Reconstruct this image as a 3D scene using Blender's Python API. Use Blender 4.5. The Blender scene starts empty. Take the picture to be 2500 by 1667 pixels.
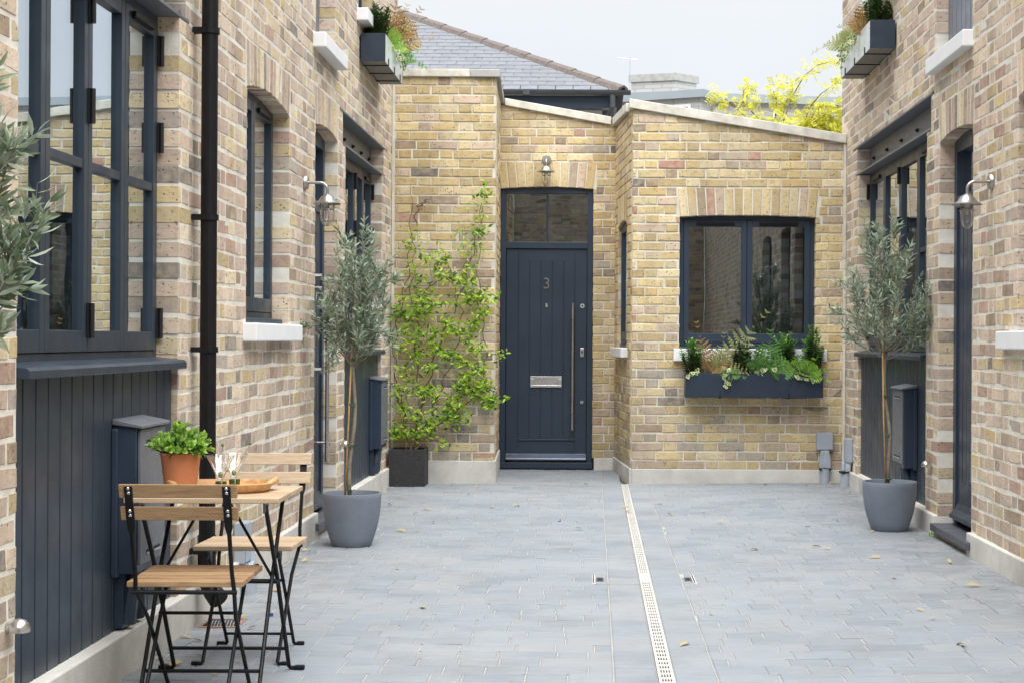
import bpy, bmesh, math, random
from mathutils import Vector, Matrix, noise
R = math.radians
rng = random.Random(7)
sc = bpy.context.scene
col = sc.collection

# ---------------------------------------------------------------- camera, sky, sun, exposure
H, FPX, ROLL = 1.185, 3950.0, 0.0055
cam_d = bpy.data.cameras.new("camera"); cam = bpy.data.objects.new("camera", cam_d); col.objects.link(cam)
cam.location = (0, 0, H); cam.rotation_euler = (R(90), -ROLL, 0)
cam_d.sensor_width = 36; cam_d.sensor_fit = 'HORIZONTAL'; cam_d.lens = 36 * FPX / 2500
cam_d.shift_x = -198 / 2500; cam_d.shift_y = -4.5 / 2500
cam_d.clip_start = 0.05; cam_d.clip_end = 3000
sc.camera = cam
SUN_EL, SUN_AZ = 71, 192            # light from high up behind the viewer
w = bpy.data.worlds.new("World"); sc.world = w; w.use_nodes = True
nt = w.node_tree; nt.nodes.clear()
def wn(t, **k):
    n = nt.nodes.new(t)
    for a, b in k.items(): setattr(n, a, b)
    return n
sky = wn('ShaderNodeTexSky', sky_type='NISHITA', sun_disc=False, sun_elevation=R(SUN_EL), sun_rotation=R(SUN_AZ))
bg1 = wn('ShaderNodeBackground'); bg1.inputs[1].default_value = 0.05
bg2 = wn('ShaderNodeBackground'); bg2.inputs[1].default_value = 0.151
tc = wn('ShaderNodeTexCoord'); mp = wn('ShaderNodeMapping'); mp.inputs['Scale'].default_value = (1.6, 1.6, 5)
ns = wn('ShaderNodeTexNoise'); ns.inputs['Scale'].default_value = 1.6; ns.inputs['Detail'].default_value = 4
rp = wn('ShaderNodeValToRGB')
rp.color_ramp.elements[0].position = 0.3; rp.color_ramp.elements[0].color = (0.87, 0.905, 0.945, 1)
rp.color_ramp.elements[1].position = 0.7; rp.color_ramp.elements[1].color = (1.0, 1.005, 1.0, 1)
mx = wn('ShaderNodeMixShader'); mx.inputs[0].default_value = 0.92
out = wn('ShaderNodeOutputWorld')
L = nt.links.new
L(sky.outputs[0], bg1.inputs[0]); L(tc.outputs['Generated'], mp.inputs[0]); L(mp.outputs[0], ns.inputs['Vector'])
L(ns.outputs['Fac'], rp.inputs[0]); L(rp.outputs[0], bg2.inputs[0])
L(bg1.outputs[0], mx.inputs[1]); L(bg2.outputs[0], mx.inputs[2]); L(mx.outputs[0], out.inputs[0])
sd = bpy.data.lights.new("sun", 'SUN'); sd.energy = 1.5; sd.angle = R(84); sd.color = (1.0, 0.985, 0.96)
so = bpy.data.objects.new("sun", sd); col.objects.link(so)
so.rotation_euler = (R(90 - SUN_EL), 0, R(12)); so.location = (0, -5, 20)
sc.view_settings.view_transform = 'Standard'; sc.view_settings.look = 'None'
sc.view_settings.gamma = 1; sc.view_settings.exposure = 2.6
sc.cycles.max_bounces = 8; sc.cycles.transparent_max_bounces = 16
sc.cycles.use_denoising = True

# ---------------------------------------------------------------- helpers
def W(x, y, Y):                      # photograph pixel (2500 wide) at depth Y -> world point
    u, v = x - 1448, y - 829
    dx, dy = u - ROLL * v, v + ROLL * u
    return Vector((dx * Y / FPX, Y, H - dy * Y / FPX))
def D(x, y, Y): return W(x * 2500 / 2352, y * 2500 / 2352, Y)

class Frame:
    def __init__(s, o, u, n):
        s.o = Vector(o); s.u = Vector(u).normalized(); s.n = Vector(n).normalized(); s.z = Vector((0, 0, 1))
    def p(s, u, z, d=0.0): return s.o + s.u * u + s.z * z + s.n * d

class MB:
    def __init__(s): s.v = []; s.f = []; s.m = []
    def add(s, vs, fs, mi=0):
        b = len(s.v); s.v += [tuple(p) for p in vs]
        s.f += [tuple(b + i for i in f) for f in fs]; s.m += [mi] * len(fs)
    def hexa(s, p, mi=0):            # p: 8 points, bottom ring 0-3, top ring 4-7
        s.add(p, [(3, 2, 1, 0), (4, 5, 6, 7), (0, 1, 5, 4), (1, 2, 6, 5), (2, 3, 7, 6), (3, 0, 4, 7)], mi)
    def box(s, a, b, mi=0):
        x0, y0, z0 = a; x1, y1, z1 = b
        s.hexa([(x0, y0, z0), (x1, y0, z0), (x1, y1, z0), (x0, y1, z0), (x0, y0, z1), (x1, y0, z1), (x1, y1, z1), (x0, y1, z1)], mi)
    def fbox(s, F, u0, u1, z0, z1, d0, d1, mi=0):
        s.hexa([F.p(u0, z0, d0), F.p(u1, z0, d0), F.p(u1, z0, d1), F.p(u0, z0, d1),
                F.p(u0, z1, d0), F.p(u1, z1, d0), F.p(u1, z1, d1), F.p(u0, z1, d1)], mi)
    def fprism(s, F, poly, d0, d1, mi=0):     # poly of (u,z)
        n = len(poly)
        vs = [F.p(u, z, d1) for u, z in poly] + [F.p(u, z, d0) for u, z in poly]
        s.add(vs, [tuple(range(n)), tuple(range(2 * n - 1, n - 1, -1))] + [(i, n + i, n + (i + 1) % n, (i + 1) % n) for i in range(n)], mi)
    def bar(s, a, b, wdt, th, up=(0, 0, 1), mi=0):  # rectangular bar between two points
        a, b = Vector(a), Vector(b); t = (b - a).normalized(); x = t.cross(Vector(up))
        if x.length < 1e-4: x = t.cross(Vector((1, 0, 0)))
        x.normalize(); y = x.cross(t).normalized(); x *= wdt / 2; y *= th / 2
        s.hexa([a - x - y, a + x - y, a + x + y, a - x + y, b - x - y, b + x - y, b + x + y, b - x + y], mi)
    def tube(s, pts, r, n=8, mi=0, cap=True):
        pts = [Vector(p) for p in pts]; k = len(pts)
        rr = r if isinstance(r, (list, tuple)) else [r] * k
        ref = None; rings = []
        for i, p in enumerate(pts):
            t = (pts[min(i + 1, k - 1)] - pts[max(i - 1, 0)]).normalized()
            if ref is None:
                ref = t.cross(Vector((0.31, 0.17, 0.93)))
                if ref.length < 1e-3: ref = t.cross(Vector((1, 0, 0)))
            ref = (ref - t * ref.dot(t)).normalized(); bt = t.cross(ref)
            rings.append([p + (ref * math.cos(2 * math.pi * j / n) + bt * math.sin(2 * math.pi * j / n)) * rr[i] for j in range(n)])
        vs = [q for r_ in rings for q in r_]; fs = []
        for i in range(k - 1):
            for j in range(n):
                a, b = i * n + j, i * n + (j + 1) % n
                fs.append((a, b, b + n, a + n))
        if cap: fs += [tuple(range(n - 1, -1, -1)), tuple((k - 1) * n + j for j in range(n))]
        s.add(vs, fs, mi)
    def lathe(s, prof, c=(0, 0, 0), n=32, mi=0, axis=None):   # prof of (r, z)
        c = Vector(c); k = len(prof); vs = []
        ax = Vector(axis).normalized() if axis else Vector((0, 0, 1))
        q = Vector((0, 0, 1)).rotation_difference(ax)
        for r, z in prof:
            for j in range(n):
                a = 2 * math.pi * j / n
                vs.append(c + q @ Vector((r * math.cos(a), r * math.sin(a), z)))
        fs = []
        for i in range(k - 1):
            for j in range(n):
                a, b = i * n + j, i * n + (j + 1) % n
                fs.append((a, b, b + n, a + n))
        if prof[0][0] > 1e-6: fs.append(tuple(range(n - 1, -1, -1)))
        if prof[-1][0] > 1e-6: fs.append(tuple((k - 1) * n + j for j in range(n)))
        s.add(vs, fs, mi)
    def leaf(s, b, d, nrm, ln, wd, mi=0, curl=0.15, fold=0.25):
        b = Vector(b); d = Vector(d).normalized(); nn = Vector(nrm); nn = (nn - d * nn.dot(d))
        if nn.length < 1e-3: nn = d.orthogonal()
        nn.normalize(); x = d.cross(nn); h = wd / 2
        def P(t, sx, up): return b + d * (ln * t) + x * (h * sx) + nn * (ln * up)
        c = curl
        vs = [P(0, 0, 0), P(.3, .85, fold * wd / ln * .4), P(.65, .8, fold * wd / ln * .4 - c * .3), P(1, 0, -c), P(.65, -.8, fold * wd / ln * .4 - c * .3), P(.3, -.85, fold * wd / ln * .4), P(.5, 0, -c * .12)]
        s.add(vs, [(0, 1, 2, 6), (6, 2, 3), (0, 6, 4, 5), (6, 3, 4)], mi)
    def poly(s, pts, mi=0): s.add(pts, [tuple(range(len(pts)))], mi)
    def build(s, name, mats, parent=None, smooth=False, recalc=True, bevel=0, merge=False, auto=None):
        me = bpy.data.meshes.new(name); me.from_pydata(s.v, [], s.f)
        if not isinstance(mats, (list, tuple)): mats = [mats]
        for m in mats: me.materials.append(m)
        if len(mats) > 1: me.polygons.foreach_set('material_index', s.m)
        if recalc or merge:
            bm = bmesh.new(); bm.from_mesh(me)
            if merge: bmesh.ops.remove_doubles(bm, verts=bm.verts, dist=1e-5)
            if recalc: bmesh.ops.recalc_face_normals(bm, faces=bm.faces)
            bm.to_mesh(me); bm.free()
        if smooth: me.polygons.foreach_set('use_smooth', [True] * len(me.polygons))
        o = bpy.data.objects.new(name, me); col.objects.link(o)
        if bevel:
            m = o.modifiers.new('bevel', 'BEVEL'); m.width = bevel; m.segments = 2; m.limit_method = 'ANGLE'; m.angle_limit = R(40)
        if parent: o.parent = parent
        return o

def smooth_angle(o, deg=40):
    me = o.data
    me.polygons.foreach_set('use_smooth', [True] * len(me.polygons))
    me.set_sharp_from_angle(angle=R(deg)) if hasattr(me, 'set_sharp_from_angle') else None
    return o
def tag(o, label=None, cat=None, group=None, kind=None):
    if label: o['label'] = label
    if cat: o['category'] = cat
    if group: o['group'] = group
    if kind: o['kind'] = kind
    return o
def thing(name, label, cat, loc=(0, 0, 0), rz=0, group=None):
    o = bpy.data.objects.new(name, None); col.objects.link(o); o.empty_display_size = 0.1
    o.location = loc; o.rotation_euler = (0, 0, rz)
    return tag(o, label, cat, group)
def copy_tree(o, parent=None):
    c = o.copy(); col.objects.link(c)
    if parent: c.parent = parent
    for ch in [q for q in bpy.data.objects if q.parent == o]: copy_tree(ch, c)
    return c

# ---------------------------------------------------------------- materials
class NT:
    def __init__(s, name):
        s.m = bpy.data.materials.new(name); s.m.use_nodes = True; s.t = s.m.node_tree; s.t.nodes.clear()
        s.out = s.n('ShaderNodeOutputMaterial'); s.b = s.n('ShaderNodeBsdfPrincipled'); s.l(s.b.outputs[0], s.out.inputs[0])
    def n(s, t, **k):
        q = s.t.nodes.new(t)
        for a, b in k.items(): setattr(q, a, b)
        return q
    def l(s, a, b): s.t.links.new(a, b)
    def set(s, **k):
        for a, b in k.items(): s.b.inputs[a.replace('_', ' ')].default_value = b
    def pos(s): return s.n('ShaderNodeNewGeometry').outputs['Position']
    def obj(s): return s.n('ShaderNodeTexCoord').outputs['Object']
    def rnd(s): return s.n('ShaderNodeNewGeometry').outputs['Random Per Island']
    def noise(s, scale, detail=4, rough=.55, vec=None, stretch=None, dist=0):
        q = s.n('ShaderNodeTexNoise'); q.inputs['Scale'].default_value = scale; q.inputs['Detail'].default_value = detail
        q.inputs['Roughness'].default_value = rough; q.inputs['Distortion'].default_value = dist
        v = vec or s.obj()
        if stretch:
            m = s.n('ShaderNodeMapping'); m.inputs['Scale'].default_value = stretch; s.l(v, m.inputs[0]); v = m.outputs[0]
        s.l(v, q.inputs['Vector']); return q.outputs['Fac']
    def ramp(s, fac, stops, interp='LINEAR'):
        q = s.n('ShaderNodeValToRGB'); e = q.color_ramp; e.interpolation = interp
        while len(e.elements) < len(stops): e.elements.new(.5)
        for el, (p, c) in zip(e.elements, stops):
            el.position = p; el.color = (*c, 1) if len(c) == 3 else c
        s.l(fac, q.inputs[0]); return q.outputs[0]
    def mix(s, fac, a, b, mode='MIX'):
        q = s.n('ShaderNodeMix', data_type='RGBA', blend_type=mode)
        for i, v in ((0, fac), (6, a), (7, b)):
            if isinstance(v, (int, float)): q.inputs[i].default_value = v
            elif isinstance(v, tuple): q.inputs[i].default_value = (*v, 1)
            else: s.l(v, q.inputs[i])
        return q.outputs[2]
    def math(s, op, a, b=0.0):
        q = s.n('ShaderNodeMath', operation=op)
        for i, v in ((0, a), (1, b)):
            if isinstance(v, (int, float)): q.inputs[i].default_value = v
            else: s.l(v, q.inputs[i])
        return q.outputs[0]
    def maprange(s, v, a, b, c=0., d=1.):
        q = s.n('ShaderNodeMapRange')
        s.l(v, q.inputs[0])
        for i, x in enumerate((a, b, c, d)): q.inputs[i + 1].default_value = x
        return q.outputs[0]
    def col(s, c): s.l(c, s.b.inputs['Base Color'])
    def bump(s, h, strength=.3, dist=.01):
        q = s.n('ShaderNodeBump'); q.inputs['Strength'].default_value = strength; q.inputs['Distance'].default_value = dist
        s.l(h, q.inputs['Height']); s.l(q.outputs[0], s.b.inputs['Normal'])
    def rough(s, v): s.l(v, s.b.inputs['Roughness'])

def plain(name, c, rough=.5, metal=0., var=.12, scale=25, bump=.05, bscale=120, coat=0., rnd=0., spec=.5):
    t = NT(name); t.set(Roughness=rough, Metallic=metal); t.b.inputs['Coat Weight'].default_value = coat
    t.b.inputs['Specular IOR Level'].default_value = spec
    lo = tuple(x * (1 - var) for x in c); hi = tuple(min(1, x * (1 + var)) for x in c)
    f = t.noise(scale, 5)
    k = t.ramp(f, [(.3, lo), (.7, hi)])
    if rnd:
        m = t.maprange(t.rnd(), 0, 1, 1 - rnd, 1 + rnd); k = t.mix(1., k, t.ramp(m, [(0, (0, 0, 0)), (1, (1, 1, 1))]), 'MULTIPLY')
    t.col(k)
    t.rough(t.maprange(t.noise(scale * 2.3, 3), .3, .7, max(.02, rough - .07), min(1, rough + .1)))
    if bump: t.bump(t.noise(bscale, 4), bump, .004)
    return t.m

def brick_mat(name, stops, low=None, zlo=.3, zhi=1.4, bloom=.33):
    t = NT(name); t.set(Roughness=.88); t.b.inputs['Specular IOR Level'].default_value = .2
    r = t.rnd(); c = t.ramp(r, stops, 'CONSTANT')
    if low:
        c2 = t.ramp(r, low, 'CONSTANT')
        geo = t.n('ShaderNodeSeparateXYZ'); t.l(t.pos(), geo.inputs[0])
        zz = t.math('ADD', geo.outputs[2], t.math('MULTIPLY', t.noise(1.3, 2), .9))
        wn_ = t.n('ShaderNodeTexWhiteNoise', noise_dimensions='1D'); t.l(t.math('MULTIPLY', r, 911.), wn_.inputs['W'])
        sel = t.math('GREATER_THAN', wn_.outputs[0], t.maprange(zz, zlo, zhi, .1, .95))
        c = t.mix(sel, c, c2)
    # per-brick value shift
    w2 = t.n('ShaderNodeTexWhiteNoise', noise_dimensions='1D'); t.l(t.math('MULTIPLY', r, 377.), w2.inputs['W'])
    v = t.maprange(w2.outputs[0], 0, 1, .78, 1.18)
    hsv = t.n('ShaderNodeHueSaturation'); t.l(c, hsv.inputs['Color']); t.l(v, hsv.inputs['Value']); c = hsv.outputs[0]
    # blotches inside each brick
    n1 = t.noise(22, 6, .65); c = t.mix(t.maprange(n1, .42, .72, 0., .62), c, (.57, .465, .27))
    n2 = t.noise(31, 5, .7, stretch=(1, 1, 1.7)); c = t.mix(t.maprange(n2, .52, .70, 0., .68), c, (.20, .13, .085))
    # dark burnt pits
    vo = t.n('ShaderNodeTexVoronoi'); vo.inputs['Scale'].default_value = 58; t.l(t.obj(), vo.inputs['Vector'])
    n3 = t.noise(17, 4, .6); sep = t.n('ShaderNodeSeparateColor'); t.l(vo.outputs['Color'], sep.inputs[0]); dd_ = t.math('ADD', vo.outputs['Distance'], t.math('MULTIPLY', sep.outputs[0], .32))
    pit = t.math('MULTIPLY', t.maprange(dd_, .28, .42, 1., 0.), t.maprange(n3, .46, .54, 0., 1.))
    c = t.mix(t.math('MULTIPLY', pit, .85), c, (.07, .045, .03))
    # lime bloom and dust
    n4 = t.noise(3.1, 4); c = t.mix(t.maprange(n4, .40, .75, bloom * .3, bloom), c, (.64, .58, .49))
    sk = t.noise(1.8, 5, .6, stretch=(2.6, 2.6, .32)); c = t.mix(t.maprange(sk, .50, .74, 0., .42), c, (.19, .155, .115))
    gz_ = t.n('ShaderNodeSeparateXYZ'); t.l(t.pos(), gz_.inputs[0])
    low_ = t.math('MULTIPLY', t.maprange(gz_.outputs[2], .12, .75, 1., 0.), t.maprange(t.noise(2.7, 5, .6), .35, .7, .1, .55)); c = t.mix(low_, c, (.235, .195, .145))
    t.col(c)
    h = t.math('SUBTRACT', t.math('ADD', t.noise(55, 6, .7), t.math('MULTIPLY', t.noise(12, 3), .8)), t.math('MULTIPLY', pit, 1.2))
    t.bump(h, .55, .006)
    return t.m

Y1, Y2, Y3, Y4 = (.52, .385, .16), (.61, .485, .245), (.435, .305, .12), (.68, .57, .345)
PK, PB, RD, BR, DK, GY = (.55, .42, .32), (.46, .36, .27), (.38, .185, .14), (.29, .20, .135), (.085, .078, .085), (.36, .325, .29)
M = {}
M['brick_yellow'] = brick_mat('yellow stock brick',
    [(0, Y1), (.2, Y2), (.36, Y3), (.46, Y2), (.58, Y1), (.70, Y4), (.82, PK), (.89, BR), (.93, PB), (.965, RD), (.985, DK)],
    [(0, PB), (.16, Y2), (.30, GY), (.40, PK), (.52, BR), (.60, Y1), (.74, PB), (.84, DK), (.87, RD), (.90, GY), (.94, Y2)], .55, 1.7)
M['brick_pink'] = brick_mat('weathered buff stock brick',
    [(0, (.63, .485, .385)), (.15, (.50, .375, .315)), (.27, (.63, .515, .325)), (.37, (.69, .56, .44)), (.49, (.40, .295, .26)), (.585, (.56, .425, .36)), (.67, (.57, .43, .20)), (.74, (.62, .47, .38)), (.80, (.38, .22, .185)), (.85, (.36, .305, .285)), (.895, (.25, .17, .12)), (.93, (.115, .105, .115)), (.965, (.72, .61, .43))], None, 0, 0, .40)
t = NT('lime mortar'); t.set(Roughness=.95); t.b.inputs['Specular IOR Level'].default_value = .1
t.col(t.ramp(t.noise(9, 6), [(.3, (.53, .505, .435)), (.7, (.70, .68, .605))])); t.bump(t.noise(130, 4), .4, .004); M['mortar'] = t.m
t = NT('pale flush pointing'); t.set(Roughness=.95); t.b.inputs['Specular IOR Level'].default_value = .1
t.col(t.mix(t.maprange(t.noise(1.9, 5, .6, stretch=(2, 2, .5)), .5, .75, 0., .4), t.ramp(t.noise(11, 6), [(.3, (.60, .575, .505)), (.7, (.78, .76, .695))]), (.33, .30, .24))); t.bump(t.noise(110, 5), .5, .004); M['mortar_pale'] = t.m
M['paint'] = plain('slate blue satin paint', (.026, .041, .066), .38, var=.10, scale=3, bump=.012, bscale=30, spec=.38)
M['paint_grey'] = plain('charcoal grey satin paint', (.029, .042, .060), .38, var=.12, scale=3, bump=.012, bscale=30, spec=.36)
M['steel_paint'] = plain('painted steel', (.125, .138, .160), .42, var=.08, scale=14, bump=.1, bscale=90)
M['black'] = plain('black enamel', (.006, .006, .0075), .45, var=.2, scale=20, bump=.05, spec=.25)
M['hinge'] = plain('black hinge metal', (.010, .010, .012), .4, var=.15)
M['chrome'] = plain('brushed stainless steel', (.62, .62, .63), .27, 1., var=.03, scale=2, bump=0)
M['lampmetal'] = plain('satin nickel', (.40, .392, .38), .33, 1., var=.03, scale=3, bump=0)
M['white'] = plain('white painted stone', (.76, .77, .79), .6, var=.04, scale=8, bump=.12, bscale=70)
M['coping'] = plain('cast stone coping', (.56, .54, .475), .85, var=.24, scale=9, bump=.3, bscale=110)
M['coping_grey'] = plain('lichened grey stone', (.36, .36, .345), .9, var=.16, scale=7, bump=.4, bscale=90)
t = NT('concrete plinth'); t.set(Roughness=.9)
c = t.ramp(t.noise(4, 6, .6), [(.3, (.48, .47, .435)), (.7, (.66, .65, .61))])
c = t.mix(t.maprange(t.noise(1.7, 4), .5, .68, 0., .6), c, (.30, .29, .275)); c = t.mix(t.maprange(t.noise(160, 2), .6, .7, 0, .5), c, (.25, .24, .22))
t.col(c); t.bump(t.noise(140, 4), .35, .004); M['plinth'] = t.m
t = NT('blue grey paving'); t.set(Roughness=.72); t.b.inputs['Specular IOR Level'].default_value = .35
c = t.ramp(t.rnd(), [(0, (.198, .226, .257)), (.35, (.238, .261, .288)), (.6, (.212, .243, .283)), (.8, (.255, .267, .282)), (.92, (.19, .216, .248))])
c = t.mix(t.maprange(t.noise(26, 5, .6, stretch=(.25, 1.6, 1)), .35, .7, 0., .5), c, (.30, .326, .353))
c = t.mix(t.maprange(t.noise(1.1, 5), .45, .72, 0., .45), c, (.325, .341, .357))
c = t.mix(t.maprange(t.noise(2.3, 6, .65), .50, .72, 0., .5), c, (.165, .18, .20))
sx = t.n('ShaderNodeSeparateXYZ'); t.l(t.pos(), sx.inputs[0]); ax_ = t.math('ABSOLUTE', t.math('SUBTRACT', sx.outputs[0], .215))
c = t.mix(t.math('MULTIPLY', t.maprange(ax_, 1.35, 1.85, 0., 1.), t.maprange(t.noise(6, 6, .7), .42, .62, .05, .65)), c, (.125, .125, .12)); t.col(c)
t.rough(t.maprange(t.noise(5, 4), .3, .7, .55, .85)); t.bump(t.noise(60, 5, .65, stretch=(.4, 1.4, 1)), .3, .005); M['paver'] = t.m
M['sand'] = plain('jointing sand', (.365, .355, .335), .95, var=.15, scale=30, bump=.3)
M['earth'] = plain('bare ground', (.20, .19, .17), .95, var=.2, scale=4)
M['drain'] = plain('pale steel channel grate', (.66, .655, .63), .45, .35, var=.1, scale=18)
M['slot'] = plain('dark slot', (.012, .012, .013), .9, var=.1)
M['pvc'] = plain('grey plastic cable cover', (.33, .37, .43), .45, var=.06, scale=9)
M['pot'] = plain('matt grey fibre clay', (.155, .178, .222), .62, var=.22, scale=3.2, bump=.12, bscale=80)
M['planter'] = plain('black fibre stone', (.028, .028, .031), .8, var=.25, scale=40, bump=.3, bscale=130)
M['soil'] = plain('potting soil', (.045, .03, .02), .95, var=.5, scale=60, bump=1., bscale=90)
M['terracotta'] = plain('terracotta', (.50, .205, .10), .8, var=.1, scale=8, bump=.15, bscale=90)
M['slate_step'] = plain('honed slate', (.075, .083, .10), .5, var=.18, scale=12, bump=.15)
M['zinc'] = plain('galvanised metal', (.74, .80, .80), .32, .45, var=.1, scale=7, bump=.05)
M['boxpaint'] = plain('dark blue powder coat', (.019, .031, .052), .36, var=.08, scale=8, bump=.04)
M['boxunder'] = plain('underside of metal trough', (.20, .19, .18), .6, .2, var=.15)
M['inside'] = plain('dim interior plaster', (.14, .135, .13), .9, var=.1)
M['curtain'] = plain('dark curtain', (.035, .035, .045), .9, var=.2, scale=10)
M['render'] = plain('pebbledash render', (.56, .53, .48), .95, var=.22, scale=60, bump=.8, bscale=70)
M['ridge'] = plain('weathered clay hip tile', (.115, .095, .088), .85, var=.3, scale=25, bump=.4, bscale=80)
M['gutter'] = plain('black gutter plastic', (.045, .05, .06), .45, var=.2, scale=10)
M['slate'] = plain('roof slate', (.135, .145, .165), .55, var=.14, scale=9, bump=.2, bscale=40, rnd=.13)
M['cladding'] = plain('pale grey metal cladding', (.30, .345, .375), .5, .2, var=.06, scale=1)
M['bark'] = plain('olive bark', (.20, .17, .13), .9, var=.3, scale=40, bump=.6, bscale=70)
M['cane'] = plain('bamboo cane', (.42, .25, .11), .6, var=.25, scale=30, bump=.1)
M['tie'] = plain('green garden tie', (.02, .10, .045), .6)
M['twig'] = plain('brown twig', (.12, .075, .05), .9, var=.3, scale=30)
M['bulb'] = plain('filament', (.7, .45, .15), .4, var=.1)
t = NT('oiled acacia wood'); t.set(Roughness=.5)
g = t.noise(9, 6, .6, stretch=(1.3, 14, 14), dist=.6)
base = t.ramp(t.rnd(), [(0, (.27, .15, .07)), (.25, (.45, .30, .16)), (.5, (.22, .12, .06)), (.75, (.40, .25, .13)), (1, (.50, .35, .20))])
t.col(t.mix(t.maprange(g, .35, .68, 0., .6), base, (.15, .075, .035))); t.bump(g, .15, .003); M['acacia'] = t.m
t = NT('sun bleached acacia'); t.set(Roughness=.55)
g = t.noise(9, 6, .6, stretch=(1.3, 14, 14), dist=.6)
base = t.ramp(t.rnd(), [(0, (.46, .34, .22)), (.4, (.54, .42, .29)), (1, (.40, .28, .17))])
t.col(t.mix(t.maprange(g, .38, .68, 0., .5), base, (.26, .16, .085))); t.bump(g, .15, .003); M['acacia_pale'] = t.m
t = NT('tray wood'); t.set(Roughness=.45); g = t.noise(6, 6, .6, stretch=(2, 12, 6), dist=1.5)
t.col(t.ramp(g, [(.25, (.33, .15, .05)), (.55, (.58, .34, .15)), (.8, (.66, .45, .25))])); M['traywood'] = t.m

def glass_mat(name, f0=.1, ex=2.2, tint=(.75, .80, .82), rough=.0, wav=.0):
    t = NT(name); t.t.nodes.remove(t.b)
    lw = t.n('ShaderNodeLayerWeight'); lw.inputs['Blend'].default_value = .5
    fac = t.math('ADD', t.math('MULTIPLY', t.math('POWER', lw.outputs['Facing'], ex), 1 - f0), f0)
    tr = t.n('ShaderNodeBsdfTransparent'); tr.inputs[0].default_value = (*tint, 1)
    gl = t.n('ShaderNodeBsdfGlossy'); gl.inputs['Roughness'].default_value = rough; gl.inputs[0].default_value = (.88, .95, 1, 1)
    mxs = t.n('ShaderNodeMixShader'); t.l(fac, mxs.inputs[0]); t.l(tr.outputs[0], mxs.inputs[1]); t.l(gl.outputs[0], mxs.inputs[2])
    if wav:
        q = t.n('ShaderNodeBump'); q.inputs['Strength'].default_value = wav; q.inputs['Distance'].default_value = .02
        t.l(t.noise(2.2, 2), q.inputs['Height']); t.l(q.outputs[0], gl.inputs['Normal'])
    t.l(mxs.outputs[0], t.out.inputs[0]); return t.m
M['glass'] = glass_mat('window glass', .17, 1.6, wav=.02)
M['clear'] = glass_mat('clear drinking glass', .09, 2.4, (.985, .985, .985))
M['lampglass'] = glass_mat('lamp glass', .04, 3., (.96, .96, .94))

def leaf_mat(name, stops, back=None, rough=.45, trans=.3):
    t = NT(name); t.set(Roughness=rough)
    c = t.ramp(t.rnd(), stops)
    c = t.mix(t.maprange(t.noise(45, 3), .35, .7, 0., .25), c, tuple(x * .6 for x in stops[0][1]))
    if back:
        c = t.mix(t.n('ShaderNodeNewGeometry').outputs['Backfacing'], c, back)
    t.col(c)
    if trans:
        tl = t.n('ShaderNodeBsdfTranslucent'); t.l(c, tl.inputs[0])
        mxs = t.n('ShaderNodeMixShader'); mxs.inputs[0].default_value = trans
        t.l(t.b.outputs[0], mxs.inputs[1]); t.l(tl.outputs[0], mxs.inputs[2]); t.l(mxs.outputs[0], t.out.inputs[0])
    return t.m
M['olive'] = leaf_mat('olive leaf', [(0, (.11, .165, .095)), (.5, (.17, .235, .14)), (.85, (.25, .32, .20)), (1, (.35, .42, .28))], (.38, .45, .36), .42, .2)
M['jasmine'] = leaf_mat('jasmine leaf', [(0, (.04, .11, .012)), (.2, (.13, .29, .02)), (.55, (.33, .53, .04)), (.85, (.46, .65, .06)), (1, (.60, .74, .12))], None, .35, .35)
M['deadleaf'] = leaf_mat('dry leaf', [(0, (.20, .10, .05)), (.4, (.40, .29, .14)), (.75, (.52, .48, .28)), (1, (.60, .55, .42))], None, .8, .1)
M['boxleaf'] = leaf_mat('glossy dark leaf', [(0, (.018, .05, .016)), (.5, (.04, .10, .026)), (1, (.08, .19, .04))], None, .3, .12)
M['boxtip'] = leaf_mat('fresh green shoot', [(0, (.09, .25, .03)), (1, (.22, .44, .07))], None, .35, .3)
M['potleaf'] = leaf_mat('small bright leaf', [(0, (.04, .14, .03)), (.5, (.11, .29, .05)), (.8, (.27, .48, .08)), (1, (.42, .60, .14))], None, .35, .3)
M['fern'] = leaf_mat('fern green', [(0, (.09, .25, .05)), (1, (.22, .44, .12))], None, .5, .35)
M['fern_pale'] = leaf_mat('fern pale olive', [(0, (.26, .30, .10)), (1, (.46, .48, .20))], None, .5, .35)
M['fern_brown'] = leaf_mat('fern bronze', [(0, (.26, .15, .06)), (.6, (.46, .28, .10)), (1, (.50, .40, .15))], None, .5, .3)
M['fern_lime'] = leaf_mat('fern lime', [(0, (.18, .40, .04)), (1, (.36, .58, .09))], None, .5, .35)
M['ivy_edge'] = leaf_mat('ivy cream edge', [(0, (.50, .55, .28)), (1, (.66, .68, .42))], None, .45, .2)
M['ivy_mid'] = leaf_mat('ivy green middle', [(0, (.07, .16, .04)), (1, (.15, .27, .07))], None, .45, .2)
M['gold'] = leaf_mat('golden yellow leaf', [(0, (.42, .42, .02)), (.5, (.66, .64, .045)), (1, (.78, .78, .14))], None, .5, .45)

M['board'] = plain('boarding with painted sky sheen', (.13, .155, .195), .35, var=.06, scale=4, bump=.02)  # sky reflected by the boards is put into their base colour
M['pottip'] = leaf_mat('painted highlight leaf', [(0, (.22, .44, .06)), (1, (.46, .66, .14))], None, .35, .35)  # brighter tip leaves, herb highlights put into the leaf colour
# ---------------------------------------------------------------- brick walls
CO = .075
def subtract(iv, cuts):
    res = [iv]
    for a, b in cuts:
        nx = []
        for x, y in res:
            if b <= x or a >= y: nx.append((x, y)); continue
            if a > x: nx.append((x, a))
            if b < y: nx.append((b, y))
        res = nx
    return res

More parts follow.
